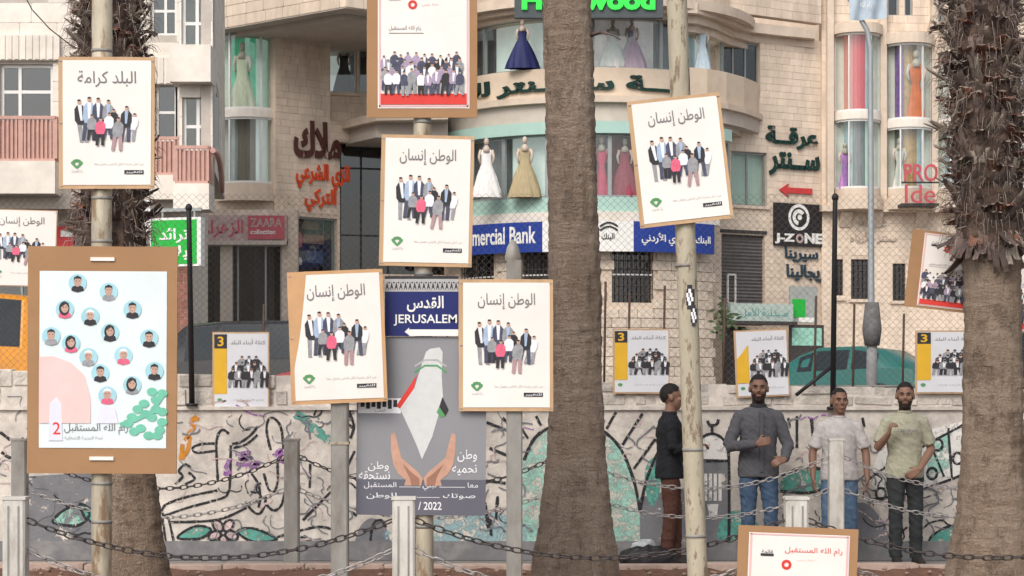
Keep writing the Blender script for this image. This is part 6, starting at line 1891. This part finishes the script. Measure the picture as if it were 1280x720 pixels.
def hand(mb, wr, d, nrm, side, curl=.5, k=1.0):
    """palm, four fingers of different lengths and a thumb that leaves the side of the palm; d: finger direction, nrm: palm normal"""
    d = Vector(d).normalized(); nrm = Vector(nrm); nrm = (nrm - d * nrm.dot(d)).normalized()
    s = d.cross(nrm) * side
    wr = Vector(wr)
    for i in range(4):
        o = (i - 1.5) * .0195 * k
        a = wr + s * o * .6 + d * .005; b = wr + s * o + d * .088 * k
        mb.tube([a, (a + b) / 2, b], [.015 * k, .0155 * k, .013 * k], 8)
        L_ = (.072, .082, .076, .058)[i] * k
        f1 = (d * math.cos(curl) + nrm * math.sin(curl)); f2 = (d * math.cos(curl * 2) + nrm * math.sin(curl * 2)); f3 = (d * math.cos(curl * 2.7) + nrm * math.sin(curl * 2.7))
        p1 = b + f1 * L_ * .45; p2 = p1 + f2 * L_ * .32; p3 = p2 + f3 * L_ * .25
        mb.tube([b, p1, p2, p3], [.0105 * k, .0098 * k, .009 * k, .0075 * k], 8)
    th0 = wr + d * .025 * k - s * .026 * k; t1 = th0 + (d * .6 - s * .75 + nrm * .25).normalized() * .038 * k; t2 = t1 + (d * .85 - s * .25 + nrm * .4).normalized() * .034 * k
    mb.tube([wr + d * .012 * k, th0, t1, t2], [.016 * k, .014 * k, .0115 * k, .009 * k], 8)
def person(label, px, D, height, yaw, head_yaw, arms, feet, top, top_mat, leg_mat, shoe_mat, skin, hair_mat, beard=True, hairline=.045, head_pitch=0, buttons=False, legs_knee=None, hand_n=None, bald=False, extra=None):
    k = height / 1.75
    x = P(px, 0, D).x
    t = thing('person', label, 'person', (x, D, .0), 'men standing by the mural wall', world=False, rot=(0, 0, R(yaw)))
    V3 = lambda q: Vector(q) * k
    hz = .02
    # --- the body: one continuous surface
    b = MB()
    Y = Vector((0, 1, 0))
    b.tube([V3((0, .01, z)) for z in (.88, .96, 1.06, 1.18, 1.30, 1.40, 1.46, 1.49)], [q * k for q in (.135, .135, .125, .135, .148, .125, .080, .062)], 18, flat=.66, up=Y)
    b.tube([V3((0, .012, 1.44)), V3((0, .0, 1.52)), V3((0, -.012, 1.58))], [.062 * k, .056 * k, .054 * k], 14)
    Hm = Matrix.Translation(V3((0, -.012, 1.635))) @ Matrix.Rotation(R(head_yaw), 4, 'Z') @ Matrix.Rotation(R(head_pitch), 4, 'X') @ Matrix.Scale(k * 1.07, 4)
    hd = MB()
    hd.ell((0, .012, .028), (.076, .096, .098), 20, 14)
    hd.ell((0, -.022, -.035), (.064, .072, .078), 18, 12)
    hd.ell((0, -.048, -.088), (.036, .036, .030), 14, 10)                    # chin
    hd.ell((0, -.080, .028), (.052, .016, .012), 12, 8)                      # brow
    hd.tube([(0, -.083, .022), (0, -.096, -.004), (0, -.106, -.026)], [.009, .011, .015], 10)   # nose
    for sg in (-1, 1):
        hd.ell((sg * .010, -.096, -.029), (.010, .010, .008), 8, 6)
        hd.ell((sg * .040, -.072, -.018), (.026, .020, .020), 10, 8)         # cheek
        hd.ell((sg * .079, .010, -.004), (.012, .020, .032), 10, 8)          # ear
    hd.ell((0, -.087, -.056), (.026, .012, .0065), 10, 6); hd.ell((0, -.084, -.068), (.022, .012, .0075), 10, 6)
    b.v, keep = b.v, None
    hd.v = [tuple(Hm @ Vector(v)) for v in hd.v]
    o = len(b.v); b.v += hd.v; b.f += [tuple(i + o for i in f) for f in hd.f]; b.m += hd.m; b.sm += hd.sm
    for sg, key in ((-1, 'L'), (1, 'R')):
        el, wr, fd, nr, curl = arms[key]
        sh_ = V3((sg * .178, .01, 1.375)); el, wr = V3(el), V3(wr)
        b.tube([V3((sg * .10, .01, 1.385)), sh_, sh_ + (el - sh_) * .45, el], [q * k for q in (.045, .05, .046, .040)], 12)
        b.tube([el, el + (wr - el) * .3, wr + (wr - el).normalized() * .015], [q * k for q in (.041, .042, .026)], 12)
        hand(b, wr, fd, nr, sg, curl, k)
        ft = Vector(feet[key]); hip = V3((sg * .088, .01, .92))
        kn = V3(legs_knee[key]) if legs_knee else (hip + V3((ft.x, ft.y, .08))) / 2 + V3((sg * .005, -.02, .01))
        an = V3((ft.x, ft.y + .02, .09))
        b.tube([hip, hip + (kn - hip) * .5, kn], [q * k for q in (.085, .075, .055)], 12)
        b.tube([kn, kn + (an - kn) * .35, an], [q * k for q in (.054, .052, .036)], 12)
        b.tube([an, V3((ft.x, ft.y - .05, .04)), V3((ft.x + sg * .015, ft.y - .14, .03))], [q * k for q in (.036, .036, .022)], 10)
    body = remesh(b, .0075, 'body', 3)
    HI = Hm.inverted()
    attach('body', body, skin, t)
    def hc(p):
        q = HI @ p
        if q.z < -.115 or q.length > .2: return False
        return (q.z > hairline + .012 + (.022 if q.y < -.05 else 0) - max(0, q.y + .01) * 1.25 and q.z > -.075) and not (abs(q.x) > .072 and q.z < .03)
    if not bald: attach('hair', shell(body, hc, .006 * k, 'hair'), hair_mat, t)
    else: attach('hair', shell(body, hc, .003 * k, 'hair'), hair_mat, t)
    if beard:
        def bc(p):
            q = HI @ p
            if q.length > .16 or q.y > .005 or abs(q.x) > .068: return False
            if q.z > -.036 - .25 * abs(q.x) + (.045 if abs(q.x) > .057 else 0): return False
            if abs(q.x) < .024 and -.073 < q.z < -.05: return False
            if abs(q.x) < .02 and q.z > -.042: return False
            return q.z > -.128
        attach('beard', shell(body, bc, .0035 * k, 'beard'), m_beard, t)
    e1, e2 = MB(), MB()
    for sg in (-1, 1):
        eo = MB().ell((sg * .031, -.0815, .006), (.0105, .006, .0045), 10, 8); eo.v = [tuple(Hm @ Vector(v)) for v in eo.v]
        eo.build('eye', mat('eye_white', (.30, .26, .23), .5), t)
        ir = MB().ell((sg * .031, -.0865, .006), (.006, .0025, .005), 8, 6); ir.v = [tuple(Hm @ Vector(v)) for v in ir.v]
        ir.build('iris', mat('iris', (.02, .012, .01), .2), t)
        br = MB().tube([(sg * .014, -.094, .023), (sg * .03, -.093, .030), (sg * .05, -.080, .024)], [.004, .005, .003], 6); br.v = [tuple(Hm @ Vector(v)) for v in br.v]
        br.build('eyebrow', hair_mat, t)
    lp = MB().ell((0, -.0945, -.0615), (.021, .006, .0075), 10, 6); lp.v = [tuple(Hm @ Vector(v)) for v in lp.v]
    lp.build('lips', mat('lips', (.22, .09, .075), .5), t)
    # --- clothes
    s = MB(); low = .82 if top == 'shirt' else .85
    s.tube([V3((0, .01, z)) for z in (low, .95, 1.06, 1.18, 1.30, 1.39, 1.445, 1.475)], [q * k for q in (.190, .184, .163, .168, .180, .155, .104, .076)], 22, flat=.71, up=Y)
    for sg, key in ((-1, 'L'), (1, 'R')):
        el, wr = V3(arms[key][0]), V3(arms[key][1]); sh_ = V3((sg * .178, .01, 1.375))
        if top == 'tee':
            e2_ = sh_ + (el - sh_) * .80
            s.tube([V3((sg * .09, .01, 1.405)), sh_, sh_ + (el - sh_) * .4, e2_], [q * k for q in (.055, .062, .058, .060)], 14)
        else:
            s.tube([V3((sg * .09, .01, 1.405)), sh_, sh_ + (el - sh_) * .5, el], [q * k for q in (.055, .061, .056, .050)], 14)
            s.tube([el, el + (wr - el) * .5, wr - (wr - el).normalized() * .01], [q * k for q in (.050, .045, .037)], 14)
    sm_ = remesh(s, .010, 'shirt', 3); wrinkle(sm_, .0068, 9, px * .1, (1, 1, 1.6))
    so = attach('shirt' if top != 'jacket' else 'jacket', sm_, top_mat, t)
    cm = MB(); cm.lathe([(.066 * k, 1.462 * k), (.074 * k, 1.478 * k), (.072 * k, 1.492 * k), (.064 * k, 1.492 * k)] if top == 'tee' else [(.07 * k, 1.45 * k), (.080 * k, 1.47 * k), (.072 * k, 1.498 * k), (.062 * k, 1.492 * k)], 20, Matrix.Translation((0, .008, 0)), 0, sy=.95)
    cm.build('collar', top_mat if top == 'tee' else (extra or top_mat), so)
    if buttons:
        for q in range(6):
            z = (1.40 - q * .085)
            MB().ell(V3((.002, -.125 + .004 * q - .006, z)), (.008, .005, .008), 8, 6).build('button', m_ctrim, so)
        MB().box(-.016 * k, .016 * k, -.140 * k, -.11 * k, .87 * k, 1.42 * k).build('placket', top_mat, so)
    p_ = MB()
    p_.ell(V3((0, .012, .93)), (.146 * k, .090 * k, .095 * k), 20, 14)
    for sg, key in ((-1, 'L'), (1, 'R')):
        ft = Vector(feet[key]); hip = V3((sg * .086, .012, .93))
        kn = V3(legs_knee[key]) if legs_knee else (hip + V3((ft.x, ft.y, .08))) / 2 + V3((sg * .005, -.02, .01))
        an = V3((ft.x, ft.y + .02, .075))
        p_.tube([hip, hip + (kn - hip) * .4, kn], [q * k for q in (.088, .086, .066)], 16)
        p_.tube([kn, kn + (an - kn) * .4, an], [q * k for q in (.066, .062, .058)], 16)
    tm_ = remesh(p_, .010, 'trousers', 3); wrinkle(tm_, .0072, 8, px * .3, (1, 1, 2.0))
    attach('trousers', tm_, leg_mat, t)
    for sg, key in ((-1, 'L'), (1, 'R')):
        ft = Vector(feet[key]); z = MB()
        z.tube([V3((ft.x, ft.y + .055, .045)), V3((ft.x, ft.y, .05)), V3((ft.x + sg * .008, ft.y - .08, .045)), V3((ft.x + sg * .02, ft.y - .19, .03))], [q * k for q in (.035, .045, .046, .026)], 14)
        z.box((ft.x - .04) * k, (ft.x + .045) * k, (ft.y - .19) * k, (ft.y + .085) * k, .004, .02 * k)
        z.v = [(v[0], v[1], max(.004, v[2])) for v in z.v]
        attach('shoe', remesh(z, .009, 'shoe', 2), shoe_mat, t)
    return t
m_skin = mat('brown_skin', (0.20, 0.108, 0.075), .55, .1, 14, spec=.35)
m_skin2 = mat('tan_skin', (0.235, 0.13, 0.09), .55, .1, 14, spec=.35)
m_beard = mat('short_beard', (0.032, 0.022, 0.017), .8, .4, 90, .3)
m_hair = mat('black_hair', (0.014, 0.011, 0.010), .7, .3, 60, .3)
m_denim = mat('blue_denim', (0.05, 0.085, 0.145), .9, .25, 22, .2, stain=(0.095, 0.135, 0.2), stain_amt=.6, stain_scale=5)
m_denim2 = mat('light_denim', (0.085, 0.14, 0.22), .9, .25, 22, .2, stain=(0.15, 0.21, 0.29), stain_amt=.6, stain_scale=5)
m_shoe = mat('dark_shoe', (0.03, 0.026, 0.024), .6, .2, 15)
m_shoeg = mat('grey_trainer', (0.16, 0.15, 0.145), .7, .2, 15)
fab = lambda n, c: mat(n, c, .9, .12, 30, .25)
MD = 20.15
person('man in dark jacket and rust brown trousers standing sideways behind peeling pole', 838, MD, 1.74, 88, 4,
       {'L': ((-.24, -.02, 1.13), (-.12, -.24, 1.16), (.3, -.8, .2), (0, 0, -1), .6), 'R': ((.24, .02, 1.12), (.13, -.20, 1.02), (-.3, -.9, .1), (0, 0, -1), .6)},
       {'L': (-.09, .03, 0), 'R': (.10, -.07, 0)}, 'jacket', fab('black_jacket', (0.014, 0.015, 0.018)), fab('rust_trousers', (0.085, 0.036, 0.026)), m_shoe, m_skin2, m_hair, beard=False)
person('bearded man in dark grey button shirt and blue jeans holding both hands before him', 948, MD, 1.83, 6, -12,
       {'L': ((-.29, -.03, 1.10), (-.07, -.27, 1.13), (.75, -.35, .25), (.2, .9, -.1), .75), 'R': ((.28, -.01, 1.11), (.185, -.25, .985), (-.75, -.5, -.15), (0, .8, -.5), .7)},
       {'L': (-.10, 0, 0), 'R': (.12, -.05, 0)}, 'shirt', fab('grey_shirt', (0.085, 0.085, 0.095)), m_denim, m_shoe, m_skin, m_hair, True, buttons=True, extra=fab('dark_collar', (0.03, 0.03, 0.036)))
person('man in pale pinkish T-shirt and light jeans with arms hanging', 1049, MD, 1.70, -3, 10,
       {'L': ((-.265, .0, 1.12), (-.265, -.08, .87), (.05, -.2, -1), (1, 0, 0), .35), 'R': ((.265, .0, 1.12), (.27, -.08, .87), (-.05, -.2, -1), (-1, 0, 0), .35)},
       {'L': (-.12, 0, 0), 'R': (.12, -.02, 0)}, 'tee', fab('pale_pink_tee', (0.43, 0.40, 0.395)), m_denim2, m_shoeg, m_skin, m_hair, False, bald=True, hairline=.05)
t = person('bearded man in pale green T-shirt and charcoal trousers with one hand raised', 1131, MD, 1.755, 4, -14,
       {'L': ((-.275, -.02, 1.13), (-.21, -.20, 1.27), (.15, -.35, .9), (.9, -.2, .1), .9), 'R': ((.265, .02, 1.12), (.09, -.20, .93), (-.85, -.2, -.5), (0, .9, 0), .5)},
       {'L': (-.09, -.02, 0), 'R': (.12, .03, 0)}, 'tee', fab('pale_green_tee', (0.345, 0.335, 0.25)), fab('charcoal_trousers', (0.032, 0.035, 0.038)), m_shoe, m_skin2, m_hair, True)
# chest lettering of the T-shirt, wrapped on the front of the cloth
mb = MB()
put_text(mb, 'URBAN LIFE', -.10, .10, 1.295, 1.32, 0, 0, .02); put_text(mb, 'EST', -.05, .05, 1.262, 1.28, 0, 0, .02)
mb.v = [(v[0], -(.132 - .55 * v[0] ** 2 * 2) - .004, v[2]) for v in mb.v]
so = [c for c in t.children if c.name.startswith('shirt')][0]
mb.build('chest_print', m_inkgrey, so)
